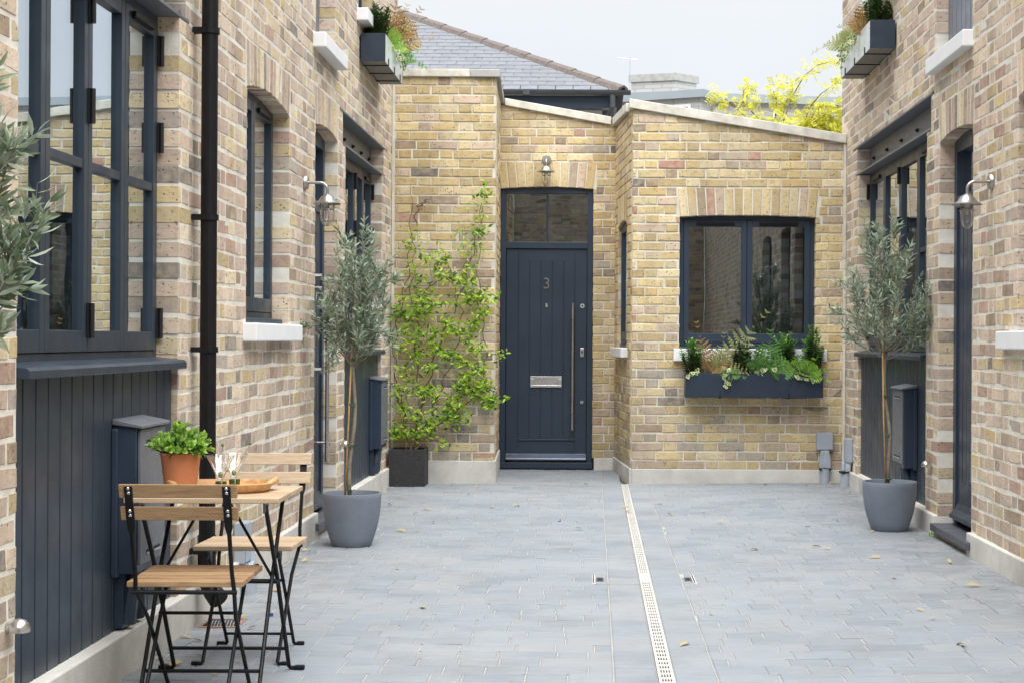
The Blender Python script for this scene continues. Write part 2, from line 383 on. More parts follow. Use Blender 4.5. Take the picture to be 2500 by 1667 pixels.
def brick(mb, F, q, d0=.0035, depth=.1, ch=.005, jit=.0027):
    """q: four (u,z) corners, anticlockwise from bottom left"""
    d0 = d0 + rng.uniform(-.6, .8) * d0
    q = [(u + rng.uniform(-jit, jit), z + rng.uniform(-jit, jit)) for u, z in q]
    cu = sum(p[0] for p in q) / 4; cz = sum(p[1] for p in q) / 4
    ins = []
    for u, z in q:
        du, dz = cu - u, cz - z
        ins.append((u + math.copysign(min(ch, abs(du) * .5), du), z + math.copysign(min(ch, abs(dz) * .5), dz)))
    dd = [d0 + rng.uniform(-.0012, .0012) for _ in q]
    vs = [F.p(u, z, dd[i]) for i, (u, z) in enumerate(ins)] + [F.p(u, z, d0 - ch) for u, z in q] + [F.p(u, z, -depth) for u, z in q]
    fs = [(0, 1, 2, 3)] + [(4 + i, 4 + (i + 1) % 4, (i + 1) % 4, i) for i in range(4)] + [(8 + i, 8 + (i + 1) % 4, 4 + (i + 1) % 4, 4 + i) for i in range(4)]
    mb.add(vs, fs)

def wall(mb, mm, F, u0, u1, z0, z1, holes=(), top=None, thick=.2, depth=.1, phase=0, inset=0., d_m=-.0025, wob=.0022, skip_mortar=False, gap=.0098, bd=.0035, bch=.005, hg=0.):
    """holes: dict(u0,u1,z0,z1, arch=None or rise). Bricks go to mb, mortar slab to mm."""
    cuts = []
    for h in holes:
        cuts.append((h['u0'], h['u1'], h['z0'], h['z1']))
        if h.get('arch') is not None:
            zs, r = h['z1'], h['arch']; zt = zs + r + .205
            # snap the flat top of the soldier course onto a bed joint
            zt = round((zt - z0) / CO) * CO + z0
            h['zt'] = zt
            cuts.append((h['u0'] - .03, h['u1'] + .03, zs, zt))
            wdt = h['u1'] - h['u0']; n = max(4, round(wdt / .077)); cx = (h['u0'] + h['u1']) / 2
            if not skip_mortar:
                for sg, ue in ((-1, h['u0']), (1, h['u1'])): mm.fprism(F, [(ue + sg * .031, zs), (ue, zs), (ue + sg * .026, zt), (ue + sg * .031, zt)], -thick, d_m - .0003)
            def arc(u, zs=zs, r=r, cx=cx, wdt=wdt): return zs + r * (1 - ((u - cx) / (wdt / 2)) ** 2)
            for i in range(n):
                a = h['u0'] + wdt * i / n; b = h['u0'] + wdt * (i + 1) / n
                k = 1 + .052 / wdt
                A, B = cx + (a - cx) * k, cx + (b - cx) * k
                g = .0055
                brick(mb, F, [(a + g, arc(a)), (b - g, arc(b)), (B - g, zt - .011), (A + g, zt - .011)], d0=bd, ch=bch, depth=depth, jit=.003)
                if not skip_mortar:
                    mm.fprism(F, [(a, arc(a) + .004), (b, arc(b) + .004), (B, zt), (A, zt)], -thick, d_m)
    edges = sorted({u0, u1} | {x for c in cuts for x in c[:2] if u0 < x < u1})
    rows = int(math.ceil((z1 - z0) / CO))
    for r in range(rows):
        za, zb = z0 + r * CO, min(z0 + (r + 1) * CO - gap, z1)
        off = phase + (.16875 if r % 2 else 0) + rng.uniform(-.012, .012)
        segs = []
        for (ea, eb) in zip(edges[:-1], edges[1:]):
            free = subtract((za, zb), [(c[2], c[3]) for c in cuts if c[0] <= ea + 1e-6 and c[1] >= eb - 1e-6])
            if segs and segs[-1][2] == free: segs[-1][1] = eb
            else: segs.append([ea, eb, free])
        for (ea, eb, free) in segs:
            for (fa, fb) in free:
                if fb - fa < .02: continue
                # merge neighbouring intervals only when untouched: extend to the left/right handled by interval pattern
                lo, hi = ea, eb
                if lo == u0: lo += inset
                if hi == u1: hi -= inset
                k = math.floor((lo - off) / .3375) - 1
                while True:
                    s0 = off + k * .3375
                    if s0 > hi: break
                    for (a, b) in ((s0, s0 + .2185), (s0 + .2275, s0 + .3285)):
                        e = rng.uniform(-.004, .004); a += e; b += rng.uniform(-.004, .004) - hg
                        wa, wb = max(a, lo), min(b, hi)
                        if wb - wa < .022: continue
                        # a cut brick at an opening keeps its arris
                        if 0 < wa - lo < .012: wa = lo
                        if 0 < hi - wb < .012: wb = hi
                        def ww(u): return wob * math.sin(u * 3.1 + r * 1.7) + wob * .8 * math.sin(u * 9.7 + r * 4.3)
                        zt_a = fb + ww(wa); zt_b = fb + ww(wb)
                        if top:
                            zt_a = min(zt_a, top(wa)); zt_b = min(zt_b, top(wb))
                            if min(zt_a, zt_b) < fa + .012:
                                if max(zt_a, zt_b) < fa + .02: continue
                                zt_a = max(zt_a, fa + .006); zt_b = max(zt_b, fa + .006)
                        brick(mb, F, [(wa, fa + ww(wa)), (wb, fa + ww(wb)), (wb, zt_b), (wa, zt_a)], d0=bd, depth=depth, ch=bch)
                    k += 1
    if skip_mortar: return
    e = .004
    mc = []
    for h in holes:
        za = h['z1'] if h.get('arch') is None else h['zt'] 
        mc.append((h['u0'] - e, h['u1'] + e, h['z0'] - e, h['z1'] + (e if h.get('arch') is None else 0)))
        if h.get('arch') is not None:
            mc.append((h['u0'] - .026, h['u1'] + .026, h['z1'], h['zt']))
    edges = sorted({u0, u1} | {x for c in mc for x in c[:2] if u0 < x < u1})
    for (ea, eb) in zip(edges[:-1], edges[1:]):
        for (fa, fb) in subtract((z0, z1), [(c[2], c[3]) for c in mc if c[0] <= ea + 1e-6 and c[1] >= eb - 1e-6]):
            if top:
                ta, tb = min(fb, top(ea)), min(fb, top(eb))
                mm.fprism(F, [(ea, fa), (eb, fa), (eb, tb), (ea, ta)], -thick, d_m)
            else: mm.fbox(F, ea, eb, fa, fb, -thick, d_m)

# ---------------------------------------------------------------- joinery
def casement(house, F, u0, u1, z0, z1, setback, n, trans=None, hinge_at=(), vents=(), paint='paint_grey', label=None, sill=True, flip=False):
    """window part with sashes, panes, hinges and trickle vents as sub-parts"""
    d = -setback; fr = .032
    mb = MB()
    mb.fbox(F, u0, u0 + fr, z0, z1, d - .07, d); mb.fbox(F, u1 - fr, u1, z0, z1, d - .07, d)
    mb.fbox(F, u0 + fr, u1 - fr, z1 - fr, z1, d - .07, d - .0005); mb.fbox(F, u0 + fr, u1 - fr, z0, z0 + fr, d - .07, d - .0005)
    win = mb.build('window', M[paint], house, bevel=.0015)
    if label: win['label'] = label
    a, b = u0 + fr, u1 - fr; wd = (b - a) / n; zb, zt = z0 + fr + .002, z1 - fr - .002
    st = .043
    for i in range(n):
        x0, x1 = a + i * wd + .002, a + (i + 1) * wd - .002
        s = MB(); D0, D1 = d - .05, d + .006
        s.fbox(F, x0, x0 + st, zb, zt, D0, D1); s.fbox(F, x1 - st, x1, zb, zt, D0, D1)
        s.fbox(F, x0 + st, x1 - st, zb, zb + .072, D0, D1 - .001); s.fbox(F, x0 + st, x1 - st, zt - .055, zt, D0, D1 - .001)
        if trans: s.fbox(F, x0 + st, x1 - st, trans - .016, trans + .016, D0 + .01, D1 - .004)
        s.build('sash', M[paint], win, bevel=.002)
        g = MB(); g.fbox(F, x0 + st - .004, x1 - st + .004, zb + .068, zt - .051, d - .020, d - .014)
        g.build('pane', M['glass'], win, recalc=True)
        if i in vents:
            v = MB(); um = (x0 + x1) / 2; L_ = min(.32, wd * .62) / 2
            v.fbox(F, um - L_, um + L_, zt - .04, zt - .018, D1, D1 + .016); v.fbox(F, um - L_ + .01, um + L_ - .01, zt - .045, zt - .04, D1, D1 + .01)
            v.build('trickle_vent', M['black'], win, bevel=.003)
    for (hu) in hinge_at:
        for (ha, hb) in ((z1 - .20, z1 - .08), (z0 + (z1 - z0) * .60, z0 + (z1 - z0) * .60 + .12), (z0 + .08, z0 + .2)):
            h = MB(); h.tube([F.p(hu, ha, d + .022), F.p(hu, hb, d + .022)], .0085, 10)
            h.fbox(F, hu - .016, hu + .016, ha, hb, d + .008, d + .0145)
            h.build('hinge', M['hinge'], win)
    return win

def boards(house, F, u0, u1, z0, z1, d, pitch=.11, mat='paint_grey', name='timber_panel', label=None):
    mb = MB(); n = max(1, round((u1 - u0) / pitch)); p = (u1 - u0) / n
    mb.fbox(F, u0, u1, z0, z1, d - .03, d - .007)
    for i in range(n):
        mb.fbox(F, u0 + i * p + .0045, u0 + (i + 1) * p - .0045, z0, z1, d - .0068, d + rng.uniform(-.0006, .0006))
    o = mb.build(name, M[mat], house, bevel=.002)
    if label: o['label'] = label
    return o

def ibeam(house, F, u0, u1, z0, z1, e0, e1, nb):
    """steel channel over a bay: u0..u1 web, e0/e1 how far the top flange runs on"""
    mb = MB(); th = .013
    mb.fbox(F, u0, u1, z0 + th, z1 - th, -.115, -.1)
    mb.fbox(F, u0 - e0, u1 + e1, z1 - th, z1, -.115, .006); mb.fbox(F, u0 - .0, u1 + .05, z0, z0 + th, -.115, .004)
    o = mb.build('steel_lintel', M['steel_paint'], house, bevel=.002)
    for i in range(nb):
        b = MB(); u = u0 + (u1 - u0) * (i + .6) / nb
        b.tube([F.p(u, (z0 + z1) / 2, -.1), F.p(u, (z0 + z1) / 2, -.088)], .014, 6); b.tube([F.p(u, (z0 + z1) / 2, -.088), F.p(u, (z0 + z1) / 2, -.078)], .008, 8)
        b.build('bolt', M['hinge'], o)
    return o

def stone(house, F, u0, u1, z0, z1, d0, d1, mat='white', name='window_sill', bev=.006, label=None):
    mb = MB(); mb.fbox(F, u0, u1, z0, z1, d0, d1); o = mb.build(name, M[mat], house, bevel=bev)
    if label: o['label'] = label
    return o

def plinth(mb, F, u0, u1, z1, z0=-.03, d=.03, back=-.12):
    mb.fprism(F, [(u0, z0), (u1, z0), (u1, z1), (u0, z1)], back, d)

# ---------------------------------------------------------------- left terrace
XL, XR = -1.66, 2.085
FLt = Frame((XL, 0, 0), (0, 1, 0), (1, 0, 0)); FRt = Frame((XR, 0, 0), (0, 1, 0), (-1, 0, 0))
def gz(x): return .009 * max(0, x - .2)          # the paving rises very slightly to the right of the channel
YB, YE, ZT = -3.5, 13.62, 4.12

house_l = thing('brick_house', 'weathered pinkish brick terrace house on the left with tall dark bay window and timber panel', 'house', (XL, 5, 0), 0, 'facing terrace houses')
house_r = thing('brick_house', 'weathered brick terrace house on the right with dark door on a slate step', 'house', (XR, 9, 0), 0, 'facing terrace houses')
for h in (house_l, house_r): pass
def rel(o, house): o.matrix_parent_inverse = Matrix.Translation(-Vector(house.location)); return o

bays_l = [(4.66, 6.466), (10.80, 12.66)]
holes = []
for a, b in bays_l:
    holes += [dict(u0=a, u1=b, z0=.145, z1=2.468), dict(u0=a - .12, u1=b + .10, z0=2.46, z1=2.69), dict(u0=a - .25, u1=b + (.30 if a > 9 else .06), z0=2.676, z1=2.69)]
holes += [dict(u0=7.73, u1=8.81, z0=1.20, z1=2.385, arch=.05), dict(u0=9.63, u1=10.47, z0=.0, z1=2.455, arch=.032),
          dict(u0=9.62, u1=10.34, z0=2.95, z1=3.95), dict(u0=11.35, u1=12.15, z0=3.45, z1=3.95)]
# end of the lintel of the near bay, cheap gap at the near side stays out of the picture
mb, mm = MB(), MB()
wall(mb, mm, FLt, YB, YE, .15, ZT, holes, phase=.04, gap=.0135, wob=.0036, d_m=.0002, bd=.0018, bch=.0028, hg=.0035)
kids_l = []
ow = mb.build('wall', M['brick_pink'], house_l, recalc=False); omm = mm.build('mortar_backing', M['mortar_pale'], house_l)
pl = MB()
for a, b in ((YB, 9.63), (10.47, 13.25)): plinth(pl, FLt, a, b, .15)
pl.build('plinth', M['plinth'], house_l, bevel=.006)
rt = MB(); rt.box((XL - 4.2, YB, ZT), (XL + .02, YE + .03, ZT + .07)); rt.build('roof', M['coping'], house_l)
rw = MB(); rw.box((XL - 4.2, YB, -.02), (XL - 4.0, YE, ZT)); rw.box((XL - 4.0, YE - .2, -.02), (XL - .203, YE, ZT)); rw.box((XL - 4.0, YB, -.02), (XL - .203, YB + .2, ZT))
rw.box((XL - 4.0, YB + .2, 2.74), (XL - .203, YE - .2, 2.84))
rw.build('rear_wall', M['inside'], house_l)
for i, (a, b) in enumerate(bays_l):
    casement(house_l, FLt, a + .004, b - .004, 1.10, 2.462, .085, 4, 1.775 if i == 0 else 1.78, hinge_at=(a + (b - a) / 2, b - .02), vents=(3, 0),
             label='tall four light dark bay window above timber panel')
    o = MB(); o.fprism(Frame(FLt.p(0, 0, 0), (1, 0, 0), (0, 1, 0)), [(-.09, 1.062), (.038, 1.062), (.038, 1.086), (.03, 1.096), (-.09, 1.108)], a + .002, b - .002)
    o.build('ledge', M['paint_grey'], house_l, bevel=.003)
    boards(house_l, FLt, a + .003, b - .003, .148, 1.062, -.022)
    ibeam(house_l, FLt, a - .115, b + .095, 2.463, 2.688, .12, .19 if a > 9 else .0, 5)
w_ = casement(house_l, FLt, 7.735, 8.805, 1.285, 2.425, .088, 2, None, vents=(1,), label='narrow arched dark casement window over white sill')
o = MB(); o.fbox(FLt, 7.74, 8.80, 1.256, 1.284, -.13, -.03); o.build('sub_sill', M['paint'], house_l, bevel=.006)
stone(house_l, FLt, 7.66, 8.87, 1.168, 1.255, -.19, .068)
# left door
def side_door(house, F, u0, u1, z1, arch, sb, hand_u, step=True, near_lo=True, zc=.1):
    d = -sb
    mb = MB(); zt = z1 + arch + .004
    mb.fbox(F, u0 + .002, u0 + .07, zc, zt, d - .09, d); mb.fbox(F, u1 - .07, u1 - .002, zc, zt, d - .09, d)
    mb.fbox(F, u0 + .07, u1 - .07, zt - .10, zt, d - .09, d - .001); mb.fbox(F, u0 + .07, u1 - .07, 1.98, 2.05, d - .09, d - .001)
    door = mb.build('door', M['paint'], house, bevel=.002)
    g = MB(); g.fbox(F, u0 + .068, u1 - .068, 2.048, zt - .098, d - .05, d - .044); g.build('pane', M['glass'], door)
    lf = MB(); a, b = u0 + .074, u1 - .074
    lf.fbox(F, a, b, zc + .02, 1.978, d - .06, d - .022)
    lf.fbox(F, a, a + .11, zc + .02, 1.978, d - .022, d - .014); lf.fbox(F, b - .11, b, zc + .02, 1.978, d - .022, d - .014)
    lf.fbox(F, a + .11, b - .11, 1.85, 1.978, d - .022, d - .0145); lf.fbox(F, a + .11, b - .11, zc + .02, zc + .24, d - .022, d - .0145)
    n = 5; p = (b - a - .22) / n
    for i in range(n): lf.fbox(F, a + .11 + i * p + .003, a + .11 + (i + 1) * p - .003, zc + .24, 1.85, d - .022, d - .0165)
    lf.build('door_leaf', M['paint'], door, bevel=.002)
    wb = MB(); q = Frame(F.p(0, 0, 0), F.n, F.u)
    wb.fprism(q, [(d - .02, zc + .115), (d - .012, zc + .115), (d + .002, zc + .08), (d + .035, zc + .05), (d + .04, zc + .03), (d - .02, zc + .02)], a + .005, b - .005)
    wb.build('weatherboard', M['paint_grey'], door)
    hb = MB(); hb.tube([F.p(hand_u, .40, d + .045), F.p(hand_u, 1.43, d + .045)], .0125, 12)
    for z in (.52, 1.31): hb.tube([F.p(hand_u, z, d - .015), F.p(hand_u, z, d + .045)], .008, 8)
    hb.build('pull_handle', M['chrome'], door, smooth=False)
    if step:
        s = MB(); s.fbox(F, u0 - .1, u1 - .012, .052, .095, -.18, .052); s.build('door_step', M['slate_step'], door, bevel=.005)
        s = MB(); s.fbox(F, u0 - .0, u1 - .0, -.03, .052, -.18, .0); s.build('step_riser', M['plinth'], door)
    return door
dl = side_door(house_l, FLt, 9.63, 10.47, 2.455, .032, .082, 10.33)
for (z, r_) in ((1.57, .022), (1.50, .012), (.98, .02)):
    k = MB(); k.tube([FLt.p(10.22, z, -.1), FLt.p(10.22, z, -.055)], r_, 12); k.build('lock', M['chrome'], dl)
# upper windows, left
boards(house_l, FLt, 9.625, 10.335, 2.95, 3.95, -.10, .09, 'board', 'louvre_panel')
stone(house_l, FLt, 9.53, 10.38, 2.90, 2.988, -.19, .077)
casement(house_l, FLt, 11.354, 12.146, 3.455, 3.95, .09, 2, None, paint='paint')
stone(house_l, FLt, 11.27, 12.2, 3.40, 3.488, -.19, .08)

# ---------------------------------------------------------------- right terrace
bay_r = (10.13, 12.72); a, b = bay_r
holes = [dict(u0=a, u1=b, z0=.15, z1=2.50), dict(u0=a - .12, u1=b + .10, z0=2.49, z1=2.72), dict(u0=a - .2, u1=b + .29, z0=2.706, z1=2.72),
         dict(u0=8.897, u1=9.757, z0=0, z1=2.38, arch=.03), dict(u0=8.93, u1=9.87, z0=2.86, z1=3.95), dict(u0=11.2, u1=12.15, z0=3.74, z1=3.995),
         dict(u0=6.93, u1=7.95, z0=1.18, z1=2.385, arch=.05)]
mb, mm = MB(), MB()
wall(mb, mm, FRt, YB, YE, .14, ZT, holes, phase=.11, gap=.0135, wob=.0036, d_m=.0002, bd=.0018, bch=.0028, hg=.0035)
mb.build('wall', M['brick_pink'], house_r, recalc=False); mm.build('mortar_backing', M['mortar_pale'], house_r)
pl = MB()
for a_, b_ in ((YB, 8.897), (9.757, 13.3)): plinth(pl, FRt, a_, b_, .14, d=.028)
pl.build('plinth', M['plinth'], house_r, bevel=.006)
rt = MB(); rt.box((XR - .02, YB, ZT), (XR + 4.2, YE + .03, ZT + .07)); rt.build('roof', M['coping'], house_r)
rw = MB(); rw.box((XR + 4.0, YB, -.02), (XR + 4.2, YE, ZT)); rw.box((XR + .203, YE - .2, -.02), (XR + 4.0, YE, ZT)); rw.box((XR + .203, YB, -.02), (XR + 4.0, YB + .2, ZT))
rw.box((XR + .203, YB + .2, 2.74), (XR + 4.0, YE - .2, 2.82))
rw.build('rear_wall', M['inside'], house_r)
casement(house_r, FRt, a + .004, b - .004, 1.115, 2.492, .085, 4, 1.79, hinge_at=(a + (b - a) / 2, b - .02, ), vents=(3, 0))
o = MB(); o.fprism(Frame(FRt.p(0, 0, 0), (-1, 0, 0), (0, 1, 0)), [(-.09, 1.066), (.035, 1.066), (.035, 1.09), (.028, 1.1), (-.09, 1.112)], a + .002, b - .002)
o.build('ledge', M['paint_grey'], house_r, bevel=.003)
boards(house_r, FRt, a + .003, b - .003, .15, 1.066, -.022, .125)
ibeam(house_r, FRt, a - .115, b + .095, 2.493, 2.718, .05, .185, 5)
dr = side_door(house_r, FRt, 8.897, 9.757, 2.38, .03, .088, 9.05, zc=.11)
boards(house_r, FRt, 8.935, 9.865, 2.86, 3.95, -.07, .115, 'board', 'louvre_panel')
stone(house_r, FRt, 8.90, 9.905, 2.81, 2.903, -.19, .062)
casement(house_r, FRt, 11.204, 12.146, 3.77, 3.99, .09, 2, None, paint='paint')
stone(house_r, FRt, 11.1, 12.22, 3.68, 3.768, -.19, .08)
casement(house_r, FRt, 6.935, 7.945, 1.25, 2.42, .088, 2, None)
stone(house_r, FRt, 6.85, 8.19, 1.148, 1.238, -.19, .05)

# ---------------------------------------------------------------- end house with door number 3
house_e = thing('brick_house', 'yellow stock brick house closing the yard, with dark panelled front door and window', 'house', (-.4, 15, 0))
F1 = Frame((0, 13.28, 0), (1, 0, 0), (0, -1, 0)); F2 = Frame((0, 14.75, 0), (1, 0, 0), (0, -1, 0)); F3 = Frame((0, 13.36, 0), (1, 0, 0), (0, -1, 0))
e1a, e1b = (XL + .002, -.81); e3a, e3b = (.321, XR - .002)
RL0, RL1 = Vector((-.81, 13.28, 0)), Vector((-.857, 14.75, 0)); RR0, RR1 = Vector((.321, 13.36, 0)), Vector((.198, 14.75, 0))
v = RL1 - RL0; FA = Frame(RL0, v, (v.y, -v.x, 0)); LA = v.length
v = RR1 - RR0; FB = Frame(RR0, v, (-v.y, v.x, 0)); LB = v.length
def t2(u): return 3.317 + (3.13 - 3.317) * (u + .857) / (1.055)
def t3(u): return 3.09 + (2.81 - 3.09) * (u - .321) / (2.085 - .321)
mb, mm = MB(), MB()
wall(mb, mm, F1, e1a, e1b, .19, 3.33, (), inset=0.0, phase=.02, wob=.0012)
DU0, DU1 = -.872, -.006
wall(mb, mm, F2, -.9, .25, .11, 3.4, [dict(u0=-.852, u1=-.004, z0=0, z1=2.553, arch=.018)], top=t2, phase=.1, wob=.0012)
wu0, wu1 = .712, 1.833
wall(mb, mm, F3, e3a, e3b, .125, 3.2, [dict(u0=wu0, u1=wu1, z0=1.10, z1=2.202, arch=.013)], top=t3, phase=.03, wob=.0012)
wall(mb, mm, FA, .104, LA - .0, .19, 3.33, (), phase=.1, thick=.15)
wall(mb, mm, FB, .104, LB, .125, 3.10, [dict(u0=.40, u1=1.13, z0=1.06, z1=2.17, arch=.05)], phase=.1, thick=.15)
mb.build('wall', M['brick_yellow'], house_e, recalc=False); mm.build('mortar_backing', M['mortar'], house_e)
# corner mastic strips
cs = MB(); cs.box((XL + .0045, 13.262, .16), (XL + .026, 13.279, 3.33)); cs.build('corner_joint', M['mortar'], house_e); cs = MB(); cs.box((XR - .026, 13.342, .15), (XR - .0045, 13.359, 2.81))
cs.build('corner_joint', M['mortar'], house_e)
pl = MB(); plinth(pl, F1, e1a, -.805, .19, d=.022); pl.build('plinth', M['plinth'], house_e, bevel=.006); pl = MB()
pl.fprism(FA, [(.0, -.03), (LA - .09, -.03), (LA - .09, .19), (.0, .19)], -.1, .016)
pl.build('plinth', M['plinth'], house_e, bevel=.006); pl = MB()
plinth(pl, F3, .326, e3b, .125, d=.022); pl.build('plinth', M['plinth'], house_e, bevel=.006); pl = MB()
pl.fprism(FB, [(.0, -.03), (LB - .02, -.03), (LB - .02, .125), (.0, .125)], -.1, .018)
pl.build('plinth', M['plinth'], house_e, bevel=.006); pl = MB()
pl.fbox(F2, .012, .19, -.03, .11, -.1, .02)
pl.build('plinth', M['plinth'], house_e, bevel=.006)
cp = MB(); cp.fbox(F1, e1a + .01, -1.02, 3.33, 3.393, -.24, .035); cp.build('coping', M['coping'], house_e, bevel=.005)
cp = MB(); cp.fbox(F1, -1.018, -.775, 3.328, 3.39, -.24, .04)
cp.fprism(FA, [(.245, 3.328), (LA + .1, 3.328), (LA + .1, 3.385), (.245, 3.385)], -.2, .035); cp.build('coping', M['coping_grey'], house_e, bevel=.006)['label'] = 'grey weathered coping stone at the corner'
cp = MB(); cp.fprism(F2, [(-.815, t2(-.815)), (.155, t2(.155)), (.155, t2(.155) + .072), (-.815, t2(-.815) + .066)], -.24, .035); cp.build('coping', M['coping'], house_e, bevel=.005)
cp = MB(); cp.fprism(F3, [(.29, t3(.29)), (2.08, t3(2.08)), (2.08, t3(2.08) + .075), (.29, t3(.29) + .075)], -.24, .035); cp.build('coping', M['coping'], house_e, bevel=.005)
cp = MB(); cp.fprism(FB, [(.245, 3.10), (LB + .0, 3.135), (LB + .0, 3.205), (.245, 3.172)], -.2, .035); cp.build('coping', M['coping'], house_e, bevel=.005)
rf = MB(); rf.box((XL, 13.53, 2.98), (-.9, 17, 3.06)); rf.box((.5, 13.61, 2.70), (XR, 17, 2.76)); rf.box((-.89, 15.0, 2.95), (.49, 17, 3.02))
rf.build('roof', M['gutter'], house_e)
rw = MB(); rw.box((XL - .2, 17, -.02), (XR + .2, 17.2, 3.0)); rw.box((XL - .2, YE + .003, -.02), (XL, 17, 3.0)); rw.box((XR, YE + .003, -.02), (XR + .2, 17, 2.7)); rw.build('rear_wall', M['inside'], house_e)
casement(house_e, F3, wu0 + .003, wu1 - .003, 1.135, 2.214, .075, 2, None, vents=(0, 1), paint='paint', label='wide two light dark casement window over planted trough')
o = MB(); o.fbox(F3, wu0 + .004, wu1 - .004, 1.117, 1.134, -.12, -.03); o.build('sub_sill', M['paint'], house_e)
stone(house_e, F3, .663, 1.925, 1.013, 1.116, -.19, .055)
cu = MB()
for k in range(14):
    u = 1.42 + k * .027; cu.tube([F3.p(u, 1.15, -.3 - .02 * (k % 2)), F3.p(u + .01 * math.sin(k), 2.2, -.3 - .02 * (k % 2))], .022, 8)
cu.build('curtain', M['curtain'], house_e, smooth=True)
casement(house_e, FB, .404, 1.126, 1.15, 2.215, .028, 1, None, paint='paint', label='slim window in the splayed return beside the door')
o = MB(); o.fbox(FB, .404, 1.126, 1.118, 1.149, -.12, -.02); o.build('sub_sill', M['paint'], house_e)
stone(house_e, FB, .33, 1.2, 1.035, 1.117, -.14, .06)

# the front door
d = -.035
mb = MB(); zt = 2.578; A, B = -.85, -.006
mb.fbox(F2, A, A + .05, .04, zt, d - .09, d); mb.fbox(F2, B - .05, B, .04, zt, d - .09, d)
mb.fbox(F2, A + .05, B - .05, 2.515, zt, d - .09, d - .001); mb.fbox(F2, A + .05, B - .05, 2.012, 2.072, d - .09, d - .001)
mb.fbox(F2, -.435, -.415, 2.072, 2.515, d - .06, d - .004)
mb.fbox(F2, A, B + .004, .012, .066, d - .09, d + .045)
door = mb.build('door', M['paint'], house_e, bevel=.003); door['label'] = 'slate blue front door with glazed top light'
for x0, x1 in ((A + .048, -.433), (-.417, B - .048)):
    g = MB(); g.fbox(F2, x0, x1, 2.07, 2.517, d - .04, d - .034); g.build('pane', M['glass'], door)
lf = MB(); a, b = A + .054, B - .054; z0, z1 = .085, 2.008
lf.fbox(F2, a, b, z0, z1, d - .065, d - .026)
lf.fbox(F2, a, a + .108, z0, z1, d - .026, d - .018); lf.fbox(F2, b - .108, b, z0, z1, d - .026, d - .018)
lf.fbox(F2, a + .108, b - .108, 1.895, z1, d - .026, d - .0185); lf.fbox(F2, a + .108, b - .108, z0, .262, d - .026, d - .0185)
n = 5; p = (b - a - .216) / n
for i in range(n): lf.fbox(F2, a + .108 + i * p + .0035, a + .108 + (i + 1) * p - .0035, .262, 1.895, d - .026, d - .0205)
lf.fprism(F2, [(a + .10, .262), (b - .10, .262), (b - .10, .282), (a + .10, .27)], d - .02, d - .008)
lf.build('door_leaf', M['paint'], door, bevel=.0025)
wb = MB(); q = Frame(F2.p(0, 0, 0), F2.n, F2.u)
wb.fprism(q, [(d - .02, .145), (d - .006, .145), (d + .006, .135), (d + .012, .105), (d + .02, .095), (d + .02, .086), (d - .02, .08)], a + .002, b - .002)
wb.build('weatherboard', plain('anodised drip bar', (.10, .125, .175), .3, .5, var=.04, scale=2, bump=0), door)
hb = MB(); xh = -.186; hb.tube([F2.p(xh, .36, d + .045), F2.p(xh, 1.515, d + .045)], .011, 14)
for z in (.47, 1.405): hb.tube([F2.p(xh, z, d - .02), F2.p(xh, z, d + .045)], .008, 10)
hb.build('pull_handle', M['chrome'], door)
lp = MB(); xa, xb, za, zb = -.572, -.286, .748, .848
for (u0_, u1_, w0, w1) in ((xa, xb, za, za + .02), (xa, xb, zb - .02, zb), (xa, xa + .034, za + .02, zb - .02), (xb - .034, xb, za + .02, zb - .02)): lp.fbox(F2, u0_, u1_, w0, w1, d - .02, d - .008)
lp.fbox(F2, xa + .034, xb - .034, za + .02, zb - .02, d - .02, d - .014)
lp.build('letter_plate', M['chrome'], door, bevel=.0015)
for (z, r_) in ((1.49, .021), (.615, .014)):
    k = MB(); k.tube([F2.p(-.10, z, d - .018), F2.p(-.10, z, d - .006)], r_, 20); k.build('lock', M['chrome'], door)
    k = MB(); k.tube([F2.p(-.10, z, d - .0065), F2.p(-.10, z, d - .003)], r_ * .4, 10); k.build('keyhole', M['slot'], door)
k = MB(); k.fbox(F2, -.118, -.084, 1.028, 1.108, d - .018, d - .006); k.build('lock', M['chrome'], door, bevel=.003)
k = MB(); k.tube([F2.p(-.10, 1.075, d - .007), F2.p(-.10, 1.075, d - .002)], .009, 12); k.tube([F2.p(-.10, 1.06, d - .007), F2.p(-.10, 1.06, d - .0025)], .005, 8); k.build('keyhole', M['slot'], door)
k = MB(); k.tube([F2.p(-.428, 1.505, d - .021), F2.p(-.428, 1.505, d - .012)], .009, 12); k.tube([F2.p(-.428, 1.487, d - .021), F2.p(-.428, 1.487, d - .011)], .012, 12); k.build('spyhole', M['chrome'], door)
fc = bpy.data.curves.new('number', 'FONT'); fc.body = '3'; fc.size = .145; fc.extrude = .003; fc.align_x = 'CENTER'; fc.align_y = 'CENTER'; fc.resolution_u = 6; fc.offset = -.0014
tmp = bpy.data.objects.new('tmp', fc); col.objects.link(tmp)
bpy.context.view_layer.update()
me = bpy.data.meshes.new_from_object(tmp.evaluated_get(bpy.context.evaluated_depsgraph_get()))
bpy.data.objects.remove(tmp)
me.transform(Matrix.Translation(F2.p(-.428, 1.69, d - .0145)) @ Matrix.Rotation(R(90), 4, 'X')); me.materials.clear(); me.materials.append(plain('dull grey metal numeral', (.22, .22, .22), .4, .6, bump=0))
o = bpy.data.objects.new('door_number', me); col.objects.link(o); o.parent = door

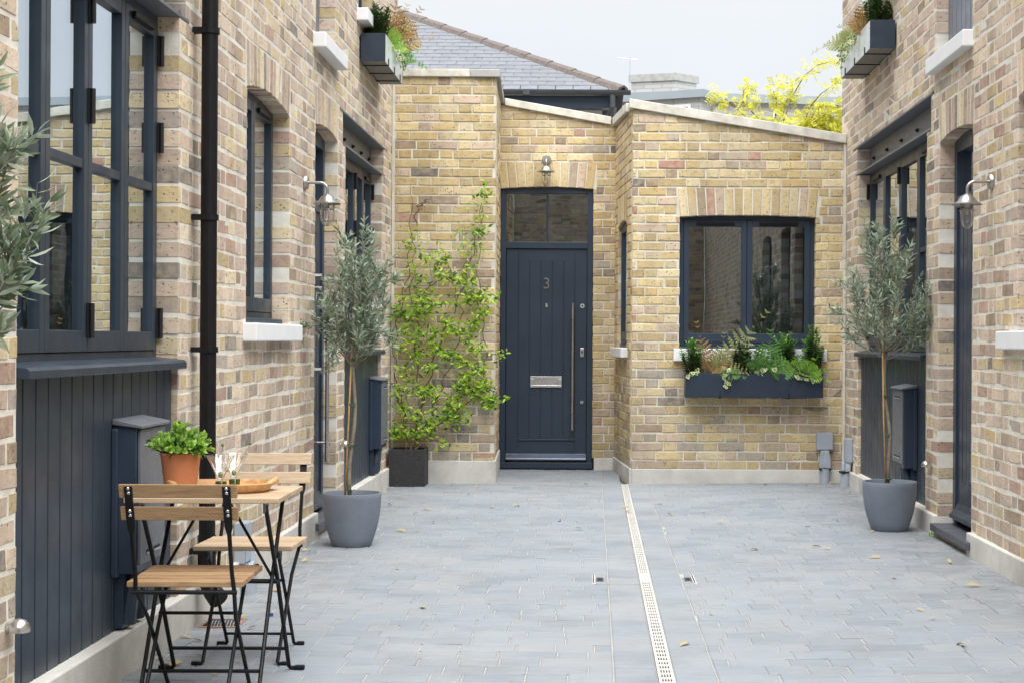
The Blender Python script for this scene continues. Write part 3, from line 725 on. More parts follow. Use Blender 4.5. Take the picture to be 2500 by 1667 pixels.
# wall closing the yard behind the viewer, seen only as a reflection in the panes
bw = thing('brick_wall', 'brick wall closing the yard behind the viewer, mirrored in the window panes', 'wall', (0, -3.6, 0)); bw['kind'] = 'thing'
F4 = Frame((0, -3.5, 0), (1, 0, 0), (0, 1, 0)); mb, mm = MB(), MB()
wall(mb, mm, F4, XL + .01, XR - .01, 0, 4.3, [dict(u0=-.3, u1=.6, z0=0, z1=2.2, arch=.04)], depth=.03)
mb.build('brickwork', M['brick_pink'], bw, recalc=False); mm.build('mortar_backing', M['mortar'], bw)
o = MB(); o.fbox(F4, -.296, .596, 0, 2.24, -.19, -.12); o.build('gate', M['paint'], bw)
o = MB(); o.fbox(F4, XL + .01, XR - .01, 4.3, 4.37, -.22, .03); o.build('coping', M['coping'], bw)
WORLD = [house_l, house_r, house_e, bw]
def wthing(*a, **k):
    o = thing(*a, **k); WORLD.append(o); return o

# ---------------------------------------------------------------- ground
gnd = MB(); gnd.box((-400, -200, -.30), (400, 900, -.035)); tag(gnd.build('ground', M['earth']), kind='structure')
mm = MB()
def gq(x0, x1, y0, y1, z0=-.0045):
    mm.add([(x0, y0, gz(x0) + z0), (x1, y0, gz(x1) + z0), (x1, y1, gz(x1) + z0), (x0, y1, gz(x0) + z0)], [(0, 1, 2, 3)])
PY0 = 1.6
for x0, x1 in ((XL - .01, .2), (.2, .2345), (.2935, XR + .01)): gq(x0, x1, PY0, 14.8)
tag(mm.build('joint_sand', M['sand'], recalc=False), kind='structure')
pv = MB()
def paver(x0, x1, y0, y1):
    g = .0026; c = .004; z = rng.uniform(-.0012, .0012); tx = rng.uniform(-.0012, .0012); ty = rng.uniform(-.001, .001)
    x0 += g; x1 -= g; y0 += g * .6; y1 -= g * .6
    P = [(x0, y0), (x1, y0), (x1, y1), (x0, y1)]; I = [(x0 + c, y0 + c), (x1 - c, y0 + c), (x1 - c, y1 - c), (x0 + c, y1 - c)]
    def zz(i): return z + (tx if i in (1, 2) else -tx) + (ty if i in (2, 3) else -ty)
    vs = [(x, y, gz(x) + zz(i)) for i, (x, y) in enumerate(I)] + [(x, y, gz(x) + zz(i) - .003) for i, (x, y) in enumerate(P)] + [(x, y, gz(x) - .02) for x, y in P]
    pv.add(vs, [(0, 1, 2, 3)] + [(4 + i, 4 + (i + 1) % 4, (i + 1) % 4, i) for i in range(4)] + [(8 + i, 8 + (i + 1) % 4, 4 + (i + 1) % 4, 4 + i) for i in range(4)])
y = PY0; row = 0
XA, XB_, XC, XD = .080, .2345, .2935, .444
while y < 14.74:
    for (lo, hi) in ((-1.63, XA), (XD, XR - .025)):
        x = lo + (0 if row % 2 else -.1) - rng.uniform(0, .12)
        while x < hi:
            ln = rng.choice((.115, .15, .15, .22, .225)); a = max(x, lo); b = min(x + ln, hi)
            if hi - b < .05: b = hi
            if b - a > .02: paver(a, b, y, y + .138)
            if b == hi: break
            x = b if b > lo else x + ln
    y += .138; row += 1
y = PY0 + .05
while y < 14.7:
    ln = rng.choice((.28, .30, .33)); paver(XA, XB_, y, y + ln); paver(XC, XD, y, y + ln); y += ln
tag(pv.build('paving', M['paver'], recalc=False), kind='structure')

# channel drain
ch = MB(); x0, x1 = .236, .292; zt = gz(.26) + .004
for a, b in ((x0, x0 + .009), (x1 - .009, x1)): ch.box((a, PY0, -.02), (b, 13.28, zt))
ns_ = 4; sw_ = .0058; pw = (x1 - x0 - .017) / ns_
xs_ = [x0 + .0085]
for i in range(ns_): c_ = x0 + .0085 + (i + .5) * pw; xs_ += [c_ - sw_ / 2, c_ + sw_ / 2]
xs_.append(x1 - .0085)
for i in range(0, len(xs_), 2): ch.box((xs_[i], PY0, zt - .006), (xs_[i + 1], 13.28, zt - .0005))
y = PY0
while y < 13.25:
    ch.box((x0 + .0085, y, zt - .006), (x1 - .0085, y + (.066 if 7.86 < y < 8.2 else .028), zt - .0002)); y += .075
dr_ = ch.build('channel_drain', M['drain'], recalc=False)
tag(dr_, 'narrow pale slotted drain channel running down the middle of the paving', 'drain')
sl = MB(); sl.box((x0 + .008, PY0, -.03), (x1 - .008, 13.28, zt - .012)); sl.build('drain_trough', M['slot'], dr_)

# inspection cover straddling the drain: lifting slots and thin frame
mh = wthing('inspection_cover', 'paved inspection cover across the drain with two lifting slots', 'cover', (.27, 8.05, 0))
for xa in (.06 - .055, .50):
    o = MB(); o.box((xa - .004, 7.86, gz(xa) - .01), (xa + .012, 8.16, gz(xa) + .0025)); f_ = o.build('edge_strip', M['drain'], mh, bevel=.001)
    o = MB(); o.box((xa + .0, 7.87, gz(xa) + .002), (xa + .005, 8.15, gz(xa) + .0035)); o.build('gap', M['slot'], f_)
    sgn = 1 if xa < .3 else -1
    o = MB(); o.box((xa + sgn * .03 - .012, 7.95, gz(xa) + .0005), (xa + sgn * .03 + .022, 8.06, gz(xa) + .0028)); s_ = o.build('lifting_slot', M['gutter'], mh, bevel=.001)
    o = MB(); o.box((xa + sgn * .03 - .004, 7.97, gz(xa) + .0026), (xa + sgn * .03 + .014, 8.02, gz(xa) + .0036)); o.build('keyhole', M['slot'], s_)
o = MB(); o.box((.01, 7.85, -.003), (.233, 7.853, .0022)); o.build('near_edge', M['pvc'], mh)

o = MB(); o.box((-.80, 13.262, -.01), (.234, 13.285, .0028)); tag(o.build('paving_edge', M['sand']), kind='structure')
# gully grate by the downpipe
gg = wthing('gully_grate', 'small black barred gully grate with terracotta rim below the downpipe', 'grate', (-1.5, 6.72, 0))
o = MB(); gx0, gx1, gy0, gy1 = -1.595, -1.465, 6.63, 6.80
for bb in (((gx0 - .015, gy0 - .015), (gx1 + .015, gy0)), ((gx0 - .015, gy1), (gx1 + .015, gy1 + .018)), ((gx0 - .015, gy0), (gx0, gy1)), ((gx1, gy0), (gx1 + .015, gy1))):
    o.box((*bb[0], -.02), (*bb[1], .004))
o.build('rim', plain('worn clay rim', (.30, .17, .12), .9, bump=.2), gg)
o = MB(); o.box((gx0, gy0, -.02), (gx1, gy1, -.006)); o.build('pit', M['slot'], gg)
o = MB()
for i in range(11): o.bar((gx0 + (gx1 - gx0) * i / 10, gy0, .001), (gx0 + (gx1 - gx0) * max(0, i - 2) / 10, gy1, .001), .0055, .006)
o.build('bars', M['black'], gg)

# ---------------------------------------------------------------- downpipe
dp = wthing('downpipe', 'black round downpipe on the left brick wall behind the bistro table', 'downpipe', (-1.59, 6.69, 0))
o = MB(); o.tube([(-1.592, 6.69, .30), (-1.59, 6.69, ZT)], .0335, 20); o.build('pipe', M['black'], dp, smooth=False)
o = MB(); o.tube([(-1.592, 6.69, .37), (-1.592, 6.69, .22), (-1.58, 6.68, .17), (-1.556, 6.66, .135), (-1.53, 6.64, .11)], [.037, .037, .038, .040, .042], 18); o.build('shoe', M['black'], dp, smooth=False)
for z in (1.68, 1.135, .305, 2.45):
    o = MB(); o.lathe([(.034, -.012), (.039, -.012), (.039, .012), (.034, .012)], (-1.59, 6.69, z), 20)
    o.bar((-1.66, 6.69, z), (-1.62, 6.69, z), .02, .022, mi=0); o.bar((-1.655, 6.655, z), (-1.60, 6.655, z), .006, .022)
    o.build('pipe_bracket', M['black'], dp)

# ---------------------------------------------------------------- wall lamps
def wall_lamp(name, label, P, n):
    """P: plate centre on the wall, n: outward normal"""
    t = thing(name, label, 'wall lamp', P, 0, 'nickel wall lamps'); t.rotation_euler = (0, 0, math.atan2(n[1], n[0]))
    X = Vector((1, 0, 0))
    o = MB(); o.lathe([(.0, .0), (.042, .0), (.042, .012), (.036, .02), (.0, .022)], (0, 0, 0), 28, axis=X); a = o.build('wall_plate', M['lampmetal'], t); smooth_angle(a)
    o = MB(); pts = [(.015, 0, .0), (.09, 0, .0)] + [(.09 + .04 * math.sin(k * R(15)), 0, -.04 + .04 * math.cos(k * R(15))) for k in range(1, 7)] + [(.13, 0, -.075)]
    o.tube(pts, .0085, 12); a = o.build('arm', M['lampmetal'], t); smooth_angle(a)
    o = MB(); o.lathe([(.0, -.062), (.012, -.064), (.022, -.072), (.034, -.078), (.042, -.09), (.050, -.103), (.078, -.118), (.078, -.122), (.05, -.108), (.03, -.106)], (.13, 0, 0), 36)
    a = o.build('lamp_shade', M['lampmetal'], t); smooth_angle(a, 50)
    o = MB(); o.lathe([(.034, -.108), (.034, -.19), (.031, -.21), (.022, -.228), (.010, -.236), (.0, -.237)], (.13, 0, 0), 28); a = o.build('glass_cover', M['lampglass'], t, smooth=True)
    o = MB()
    for k in range(4):
        ca, sa = math.cos(k * R(90) + .4), math.sin(k * R(90) + .4)
        o.tube([(.13 + ca * r_, sa * r_, z) for r_, z in ((.039, -.112), (.039, -.19), (.036, -.213), (.026, -.234), (.012, -.243), (0, -.245))], .0028, 6)
    o.lathe([(.037, -.150), (.0415, -.150), (.0415, -.154), (.037, -.154)], (.13, 0, 0), 24)
    o.build('cage', M['lampmetal'], t, smooth=True)
    o = MB(); o.lathe([(.012, -.108), (.012, -.135), (.006, -.14), (.0, -.14)], (.13, 0, 0), 14); o.build('bulb_holder', M['white'], t)
    o = MB()
    for k in range(4): o.tube([(.13 + .006 * math.cos(k * 1.57), .006 * math.sin(k * 1.57), -.14), (.13 + .004 * math.cos(k * 1.57), .004 * math.sin(k * 1.57), -.175)], .0009, 5)
    o.build('filament', M['bulb'], t)
    return t
wall_lamp('wall_lamp', 'nickel swan neck wall lamp on the left wall beside the arched doorway', (XL + .004, 9.26, 2.072), (1, 0))
wall_lamp('wall_lamp', 'nickel caged wall lamp seen head on above the front door with number 3', (-.432, 14.75 - .006, 2.815), (0, -1))
wall_lamp('wall_lamp', 'nickel swan neck wall lamp on the right wall in front of the doorway', (XR - .004, 8.456, 2.02), (-1, 0))

# small steel wall spots
def spot(label, P, n):
    t = thing('wall_spotlight', label, 'wall light', P, math.atan2(n[1], n[0]), 'small steel wall spotlights')
    o = MB(); o.lathe([(.0, 0), (.016, 0), (.016, .02), (.01, .022), (.01, .03), (0, .03)], (0, 0, 0), 20, axis=(1, 0, 0)); o.build('base', M['chrome'], t)
    o = MB(); o.lathe([(.03, -.012), (.03, 0), (.027, .012), (.018, .022), (.0, .028)], (.034, 0, .0), 24); o.lathe([(.0, -.011), (.03, -.012)], (.034, 0, 0), 24)
    a = o.build('cowl', M['chrome'], t); smooth_angle(a)
spot('small steel dome light low on the brick pier left of the near bay window', (XL + .003, 4.59, .36), (1, 0))
spot('small steel dome light on brick pier behind the left potted olive tree', (XL + .003, 10.62, .49), (1, 0))
spot('small steel dome light on brick pier beside the right hand door', (XR - .003, 9.93, .43), (-1, 0))

# ---------------------------------------------------------------- meter cabinets on the timber panels
def meter(label, wallx, s, y0, y1, z0=.355, z1=.895):
    """s=+1 left wall (faces +x), -1 right wall"""
    t = wthing('meter_cabinet', label, 'meter cabinet', (wallx, (y0 + y1) / 2, z0), 0, 'dark blue meter cabinets on the timber panels')
    F = Frame((wallx, 0, 0), (0, 1, 0), (s, 0, 0)); dp_ = .095
    o = MB(); o.fbox(F, y0, y1, z0, z1 - .018, 0, dp_ - .012); o.fbox(F, y0 - .02, y1 + .012, z0 - .01, z1 - .03, 0, .022); o.build('case', M['paint'], t, bevel=.004)
    o = MB(); o.fprism(Frame((wallx, 0, 0), (s, 0, 0), (0, 1, 0)), [(0, z1 - .016), (dp_ + .012, z1 - .03), (dp_ + .012, z1 - .018), (0, z1 + .004)], y0 - .012, y1 + .012); o.build('lid', M['steel_paint'], t, bevel=.003)
    o = MB(); o.fbox(F, y0 + .012, y1 - .012, z0 + .03, z1 - .034, dp_ - .011, dp_); dd = o.build('cabinet_door', M['steel_paint'], t, bevel=.003)
    for z in (z0 + .06, z1 - .09):
        for k in (0, 1):
            ym = y0 + (y1 - y0) * (.36 + .28 * k)
            o = MB(); o.fbox(F, ym - .04, ym + .04, z, z + .016, dp_ - .001, dp_ + .0012); v_ = o.build('vent_slot', M['slot'], dd)
            o = MB(); o.fbox(F, ym - .04, ym + .04, z - .001, z + .005, dp_, dp_ + .005); o.build('vent_louvre', M['pvc'], dd)
    for k, (du, w_) in enumerate(((.10, .03), (.2, .022))):
        o = MB(); yy = y0 + du; o.tube([F.p(yy, z0, .05), F.p(yy + (.0 if k else -.02), z0 - .1, .04), F.p(yy + (.03 if k else -.02), .17, .03)], w_, 10); o.build('conduit', M['paint'], t)
    o = MB(); o.fbox(F, y0 + .03, y0 + .26, .16, z0, 0, .03); o.build('backboard', M['paint'], t)
meter('dark meter cabinet with slotted door behind the terracotta potted plant', XL - .021, 1, 5.67, 6.02)
meter('dark meter cabinet on far left timber panel beside the climber', XL - .021, 1, 12.18, 12.54)
meter('dark meter cabinet behind the right hand potted olive', XR + .021, -1, 10.50, 10.87, .36, .90)

# grey cable covers
def cable_cover(label, F, u, zb, pipe_h, box_h, wd, sc_=1.):
    t = wthing('cable_cover', label, 'cable cover', tuple(F.p(u, 0, 0)), 0, 'grey cable covers at the wall base')
    o = MB(); o.fbox(F, u - wd / 2, u + wd / 2, pipe_h + zb, pipe_h + box_h + zb, .004, .055); o.fbox(F, u - wd / 2 + .004, u + wd / 2 - .004, pipe_h + zb + .006, pipe_h + box_h + zb - .002, .055, .063); o.build('box', M['pvc'], t, bevel=.006)
    o = MB(); n = 12
    o.tube([F.p(u, zb - .01, .055), F.p(u, zb + .12, .055)], .042 * sc_, 20); o.build('lower_pipe', M['pvc'], t)
    o = MB(); hw0, hw1 = .045 * sc_, .036 * sc_
    o.fprism(F, [(u - hw0, zb + .1), (u + hw0, zb + .1), (u + hw0, zb + .16), (u + hw1, zb + pipe_h), (u - hw1, zb + pipe_h), (u - hw0, zb + .16)], .02, .06)
    o.fprism(F, [(u - hw0 * .5, zb + .13), (u + hw0, zb + .12), (u + hw0, zb + .2), (u + hw1 * .8, zb + pipe_h), (u - hw1 * .2, zb + pipe_h)], .06, .085); o.build('tapered_duct', M['pvc'], t, bevel=.008)
    o = MB(); o.fbox(F, u - .046 * sc_, u - .03 * sc_, zb + .112, zb + .128, .03, .1); o.fbox(F, u + .03 * sc_, u + .046 * sc_, zb + .112, zb + .128, .03, .1); o.build('clip', M['slot'], t)
cable_cover('grey square cable cover at the right end of the end wall', F3, 1.912, gz(1.9), .272, .145, .137)
cable_cover('grey narrow cable cover in the right corner beside the timber panel', FRt, 12.98, gz(2.0), .20, .19, .09)
cable_cover('pale grey cable cover low on the left wall behind the bistro chairs', FLt, 7.54, 0, .14, .19, .12)

# ---------------------------------------------------------------- bistro set
def slat(mb, x0, x1, y0, y1, z0, z1): mb.box((x0, y0, z0), (x1, y1, z1))
def screw(parent, p, n):
    o = MB(); o.lathe([(0, .0026), (.0035, .0024), (.0058, 0)], p, 12, axis=n); o.lathe([(.0, 0.0001), (.0058, 0)], p, 12, axis=n); o.build('screw', M['chrome'], parent)
def chair(label, loc, rz, wood):
    """faces +y; backrest at -y"""
    t = thing('folding_chair', label, 'chair', loc, rz, 'folding bistro chairs')
    hw = .181; yb, yr, yf = -.275, -.165, .16
    o = MB(); n = 5; d0 = -.175; pitch = .35 / n
    for i in range(n): o.box((-hw, d0 + i * pitch + .006, .404 + .006 * i / n), (hw, d0 + (i + 1) * pitch - .006, .422 + .006 * i / n))
    o.build('seat', M[wood], t, bevel=.003)
    def py(z): return yb + (yr - yb) * (.735 - z) / (.735 - .40)
    bk = []
    for z0, z1 in ((.692, .735), (.621, .664)):
        o = MB(); y0, y1 = py(z0), py(z1); th = .013
        o.hexa([(-hw, y0, z0), (hw, y0, z0), (hw, y0 + th, z0), (-hw, y0 + th, z0), (-hw, y1, z1), (hw, y1, z1), (hw, y1 + th, z1), (-hw, y1 + th, z1)])
        bk.append(o.build('back_slat', M[wood], t, bevel=.003))
    for s in (-1, 1):
        x = .150 * s
        o = MB()
        # flat strap
        for za, zb, wa, wb in ((.728, .60, .0125, .0125), (.60, .575, .0125, .006)):
            ya, yb_ = py(za) - .005, py(zb) - .005
            o.hexa([(x - wb, yb_, zb), (x + wb, yb_, zb), (x + wb, yb_ + .0045, zb), (x - wb, yb_ + .0045, zb), (x - wa, ya, za), (x + wa, ya, za), (x + wa, ya + .0045, za), (x - wa, ya + .0045, za)])
        o.tube([(x, py(.585), .585), (x, py(.45), .45), (x + .004 * s, yr, .395), (x * .93, yr + .10, .29), (x * .9, .20, .012), (x * .9 + .004 * s, .202, .006), (x * .9 + .022 * s, .203, .006)], .0068, 8)
        leg = o.build('back_post', M['black'], t)
        o = MB(); o.box((min(x * .9 + .012 * s, x * .9 + .04 * s), .193, .0), (max(x * .9 + .012 * s, x * .9 + .04 * s), .213, .014)); o.build('foot_pad', M['black'], leg, bevel=.003)
        for z in (.722, .708, .651, .637): screw(leg, (x, py(z) - .0052, z), (0, -1, -.2))
        o = MB(); xi = .128 * s
        o.tube([(xi, yf, .40), (xi, .02, .25), (xi, -.185, .012), (xi + .004 * s, -.188, .006), (xi + .022 * s, -.189, .006)], .0066, 8)
        fl = o.build('front_leg', M['black'], t)
        o = MB(); o.box((min(xi + .012 * s, xi + .04 * s), -.2, .0), (max(xi + .012 * s, xi + .04 * s), -.18, .014)); o.build('foot_pad', M['black'], fl, bevel=.003)
        o = MB(); o.hexa([(xi - .003, .10, .36), (xi + .003, .10, .36), (xi + .003, .17, .385), (xi - .003, .17, .385), (xi - .003, .09, .405), (xi + .003, .09, .405), (xi + .003, .175, .408), (xi - .003, .175, .408)]); o.build('seat_bracket', M['black'], fl)
    o = MB(); o.tube([(-.163, yr - .002, .388), (.163, yr - .002, .388)], .007, 8); o.build('pivot_rod', M['black'], t)
    o = MB(); o.tube([(-.135, .055, .286), (.135, .055, .286)], .0055, 8); o.build('stretcher', M['black'], t)
    o = MB(); o.tube([(-.132, -.152, .05), (.132, -.152, .05)], .0055, 8); o.build('stretcher', M['black'], t)
    return t
CX = -1.278
chair('wooden slatted folding chair on thin black legs, nearest, seen from behind', (CX, 5.235, 0), R(1.0), 'acacia')
chair('wooden slatted folding chair on the far side of the table, paler and facing the viewer', (CX + .002, 6.065, 0), R(180.8), 'acacia_pale')
tb = thing('bistro_table', 'square slatted wooden folding table on thin black crossed legs', 'table', (CX - .006, 5.535, 0), R(.6))
o = MB(); n = 6; TZ = .66; hd = .236; p_ = 2 * hd / n
for i in range(n): o.box((-.254, -hd + i * p_ + .002, TZ - .018), (.254, -hd + (i + 1) * p_ - .002, TZ))
o.build('tabletop', M['acacia_pale'], tb, bevel=.003)
for s in (-1, 1):
    x = .205 * s
    for (ya, yb_, xo) in ((-.2, .25, 0.), (.19, -.25, .012 * s)):
        o = MB(); fy = math.copysign(.004, yb_)
        o.tube([(x - xo, ya, TZ - .03), (x - xo, (ya + yb_) / 2, .36 - .01), (x - xo, yb_, .014), (x - xo + .004 * s, yb_ + fy, .007), (x - xo + .03 * s, yb_ + fy, .007)], .0075, 8); lg = o.build('leg', M['black'], tb)
        o = MB(); o.box((min(x - xo + .02 * s, x - xo + .055 * s), yb_ + fy - .012, 0), (max(x - xo + .02 * s, x - xo + .055 * s), yb_ + fy + .012, .016)); o.build('foot_pad', M['black'], lg, bevel=.003)
        o = MB(); o.hexa([(x - xo - .003, ya - .03, TZ - .05), (x - xo + .003, ya - .03, TZ - .05), (x - xo + .003, ya + .03, TZ - .035), (x - xo - .003, ya + .03, TZ - .035), (x - xo - .003, ya - .03, TZ - .018), (x - xo + .003, ya - .03, TZ - .018), (x - xo + .003, ya + .05, TZ - .018), (x - xo - .003, ya + .05, TZ - .018)]); o.build('bracket', M['gutter'], lg)
    o = MB(); o.tube([(x * .97, .0, .352), (.035 * s, .0, TZ - .022)], .005, 8); o.build('strut', M['black'], tb)
for yy, zz_, xx in ((0, .352, .21), (-.19, .085, .195), (.205, .085, .205)):
    o = MB(); o.tube([(-xx, yy, zz_), (xx, yy, zz_)], .0062, 8); o.build('stretcher', M['black'], tb)

# tray, rounded rectangle with a raised rim and two grips
def rrect(hx, hy, r, n=8):
    pts = []
    for cx_, cy_, a0 in ((hx - r, hy - r, 0), (-hx + r, hy - r, 90), (-hx + r, -hy + r, 180), (hx - r, -hy + r, 270)):
        for k in range(n + 1): pts.append((cx_ + r * math.cos(R(a0 + 90 * k / n)), cy_ + r * math.sin(R(a0 + 90 * k / n))))
    return pts
tr = thing('serving_tray', 'oval wooden serving tray with raised rim on the bistro table', 'tray', (-1.27, 5.55, TZ), R(8))
o = MB(); rings = [(.150, .10, .085, 0.0), (.165, .115, .095, .012), (.172, .122, .10, .030), (.166, .116, .096, .032), (.158, .108, .09, .014), (.14, .09, .08, .008)]
lp_ = [[(x, y, z) for x, y in rrect(a, b, r)] for a, b, r, z in rings]; k = len(lp_[0]); vs = [p for r_ in lp_ for p in r_]; fs = []
for i in range(len(lp_) - 1):
    for j in range(k): fs.append((i * k + j, i * k + (j + 1) % k, (i + 1) * k + (j + 1) % k, (i + 1) * k + j))
fs += [tuple(range(k - 1, -1, -1)), tuple((len(lp_) - 1) * k + j for j in range(k))]
o.add(vs, fs); a = o.build('tray_body', M['traywood'], tr); smooth_angle(a, 35)
for s in (-1, 1):
    o = MB(); pts = [(s * (.150 + .03 * math.sin(R(q))), .045 * math.cos(R(q)) + .02, .024 + .012 * math.sin(R(q))) for q in range(0, 181, 15)]
    o.tube(pts, [.008 + .004 * math.sin(R(q)) for q in range(0, 181, 15)], 10); o.build('grip', M['traywood'], tr, smooth=True)
def martini(label, x, y, zb, stick, ang):
    t = thing('cocktail_glass', label, 'glass', (x, y, zb), 0, 'cocktail glasses on the tray')
    o = MB(); o.lathe([(0, .003), (.028, .001), (.029, .003), (.006, .007), (.004, .012), (.004, .03), (.008, .034), (.047, .118), (.0485, .118), (.047, .114), (.007, .037), (0, .035)], (0, 0, 0), 32)
    a = o.build('bowl', M['clear'], t, smooth=False); smooth_angle(a, 60)
    o = MB(); o.lathe([(0, -.011), (.006, -.009), (.0085, -.003), (.0085, .003), (.006, .009), (0, .011)], (.0, -.0, .052), 14); o.build('olive', M['fern_lime'] if False else M['ivy_mid'], t, smooth=True)
    o = MB(); ca, sa = math.cos(ang), math.sin(ang)
    o.tube([(0, 0, .045), (ca * stick, sa * stick, .15)], .0013, 6); o.build('stirrer', M['chrome'], t)
    o = MB(); o.lathe([(0, -.006), (.005, -.003), (.005, .003), (0, .006)], (ca * stick, sa * stick, .152), 10); o.build('stirrer_ball', M['ivy_mid'], t, smooth=True)
    o = MB()
    for q in range(3): o.tube([(.012 * math.cos(q * 2.1), .012 * math.sin(q * 2.1), .003), (.014 * math.cos(q * 2.1), .014 * math.sin(q * 2.1), .03)], .008, 8)
    o.build('leaf_wrap', M['boxleaf'], t)
martini('clear cocktail glass with green olive at the front of the tray', -1.262, 5.45 + .04, TZ + .009, .012, 1.2)
martini('clear cocktail glass with long stirrer, farther back on the tray', -1.235, 5.575, TZ + .009, .055, .1)

# terracotta pot and its plant
tp = thing('terracotta_pot', 'plain terracotta flowerpot at the left of the bistro table', 'flowerpot', (-1.415, 5.56, TZ))
o = MB(); o.lathe([(.0, 0), (.052, 0), (.053, .003), (.068, .124), (.0695, .128), (.068, .130), (.0655, .128), (.060, .10)], (0, 0, 0), 40); a = o.build('pot_wall', M['terracotta'], tp); smooth_angle(a, 50)
o = MB(); o.lathe([(0, .104), (.061, .104)], (0, 0, 0), 24); o.build('soil', M['soil'], tp)
def rv(): 
    z = rng.uniform(-1, 1); a = rng.uniform(0, 6.283); q = math.sqrt(1 - z * z); return Vector((q * math.cos(a), q * math.sin(a), z))
def bush(name, label, cat, loc, rad, h, n, ll, lw, mats, per=9, group=None, tilt=.9, tipf=.35, squash=1.):
    """rounded leafy plant made of many sprigs"""
    t = thing(name, label, cat, loc, 0, group)
    st, lf = MB(), MB()
    for i in range(n):
        a = rng.uniform(0, 6.283); rr = math.sqrt(rng.random()) * rad; el = rng.uniform(0, 1)
        top = Vector((rr * math.cos(a), rr * math.sin(a) * squash, h * (1 - .55 * (rr / rad) ** 2) * rng.uniform(.55, 1.05)))
        base = Vector((top.x * .18, top.y * .18, 0)); mid = base.lerp(top, .5) + Vector((top.x * .12, top.y * .12, .01))
        st.tube([base, mid, top], [.0022, .0016, .001], 5, cap=False)
        dirn = (top - mid).normalized()
        for k in range(per):
            f = .3 + .7 * (k + 1) / per; p = base.lerp(mid, f * 2) if f < .5 else mid.lerp(top, f * 2 - 1)
            o_ = (rv() + dirn * tilt + Vector((0, 0, .3))).normalized()
            lf.leaf(p, o_, rv() + Vector((0, 0, 1.2)), ll * rng.uniform(.7, 1.15), lw * rng.uniform(.8, 1.15), 1 if (f > 1 - tipf and len(mats) > 1 and rng.random() < .7) else 0)
        for k in range(4):
            o_ = (dirn + rv() * .55).normalized(); lf.leaf(top, o_, rv(), ll * .8, lw * .8, min(1, len(mats) - 1))
    st.build('stems', M['twig'], t, recalc=False); lf.build('foliage', [M[m] for m in mats], t, recalc=False)
    return t
bush('potted_herb', 'bushy small leaved green plant growing in the terracotta flowerpot', 'plant', (-1.415, 5.56, TZ + .10), .100, .120, 70, .026, .0175, ['potleaf', 'pottip'], 11, tipf=.45)

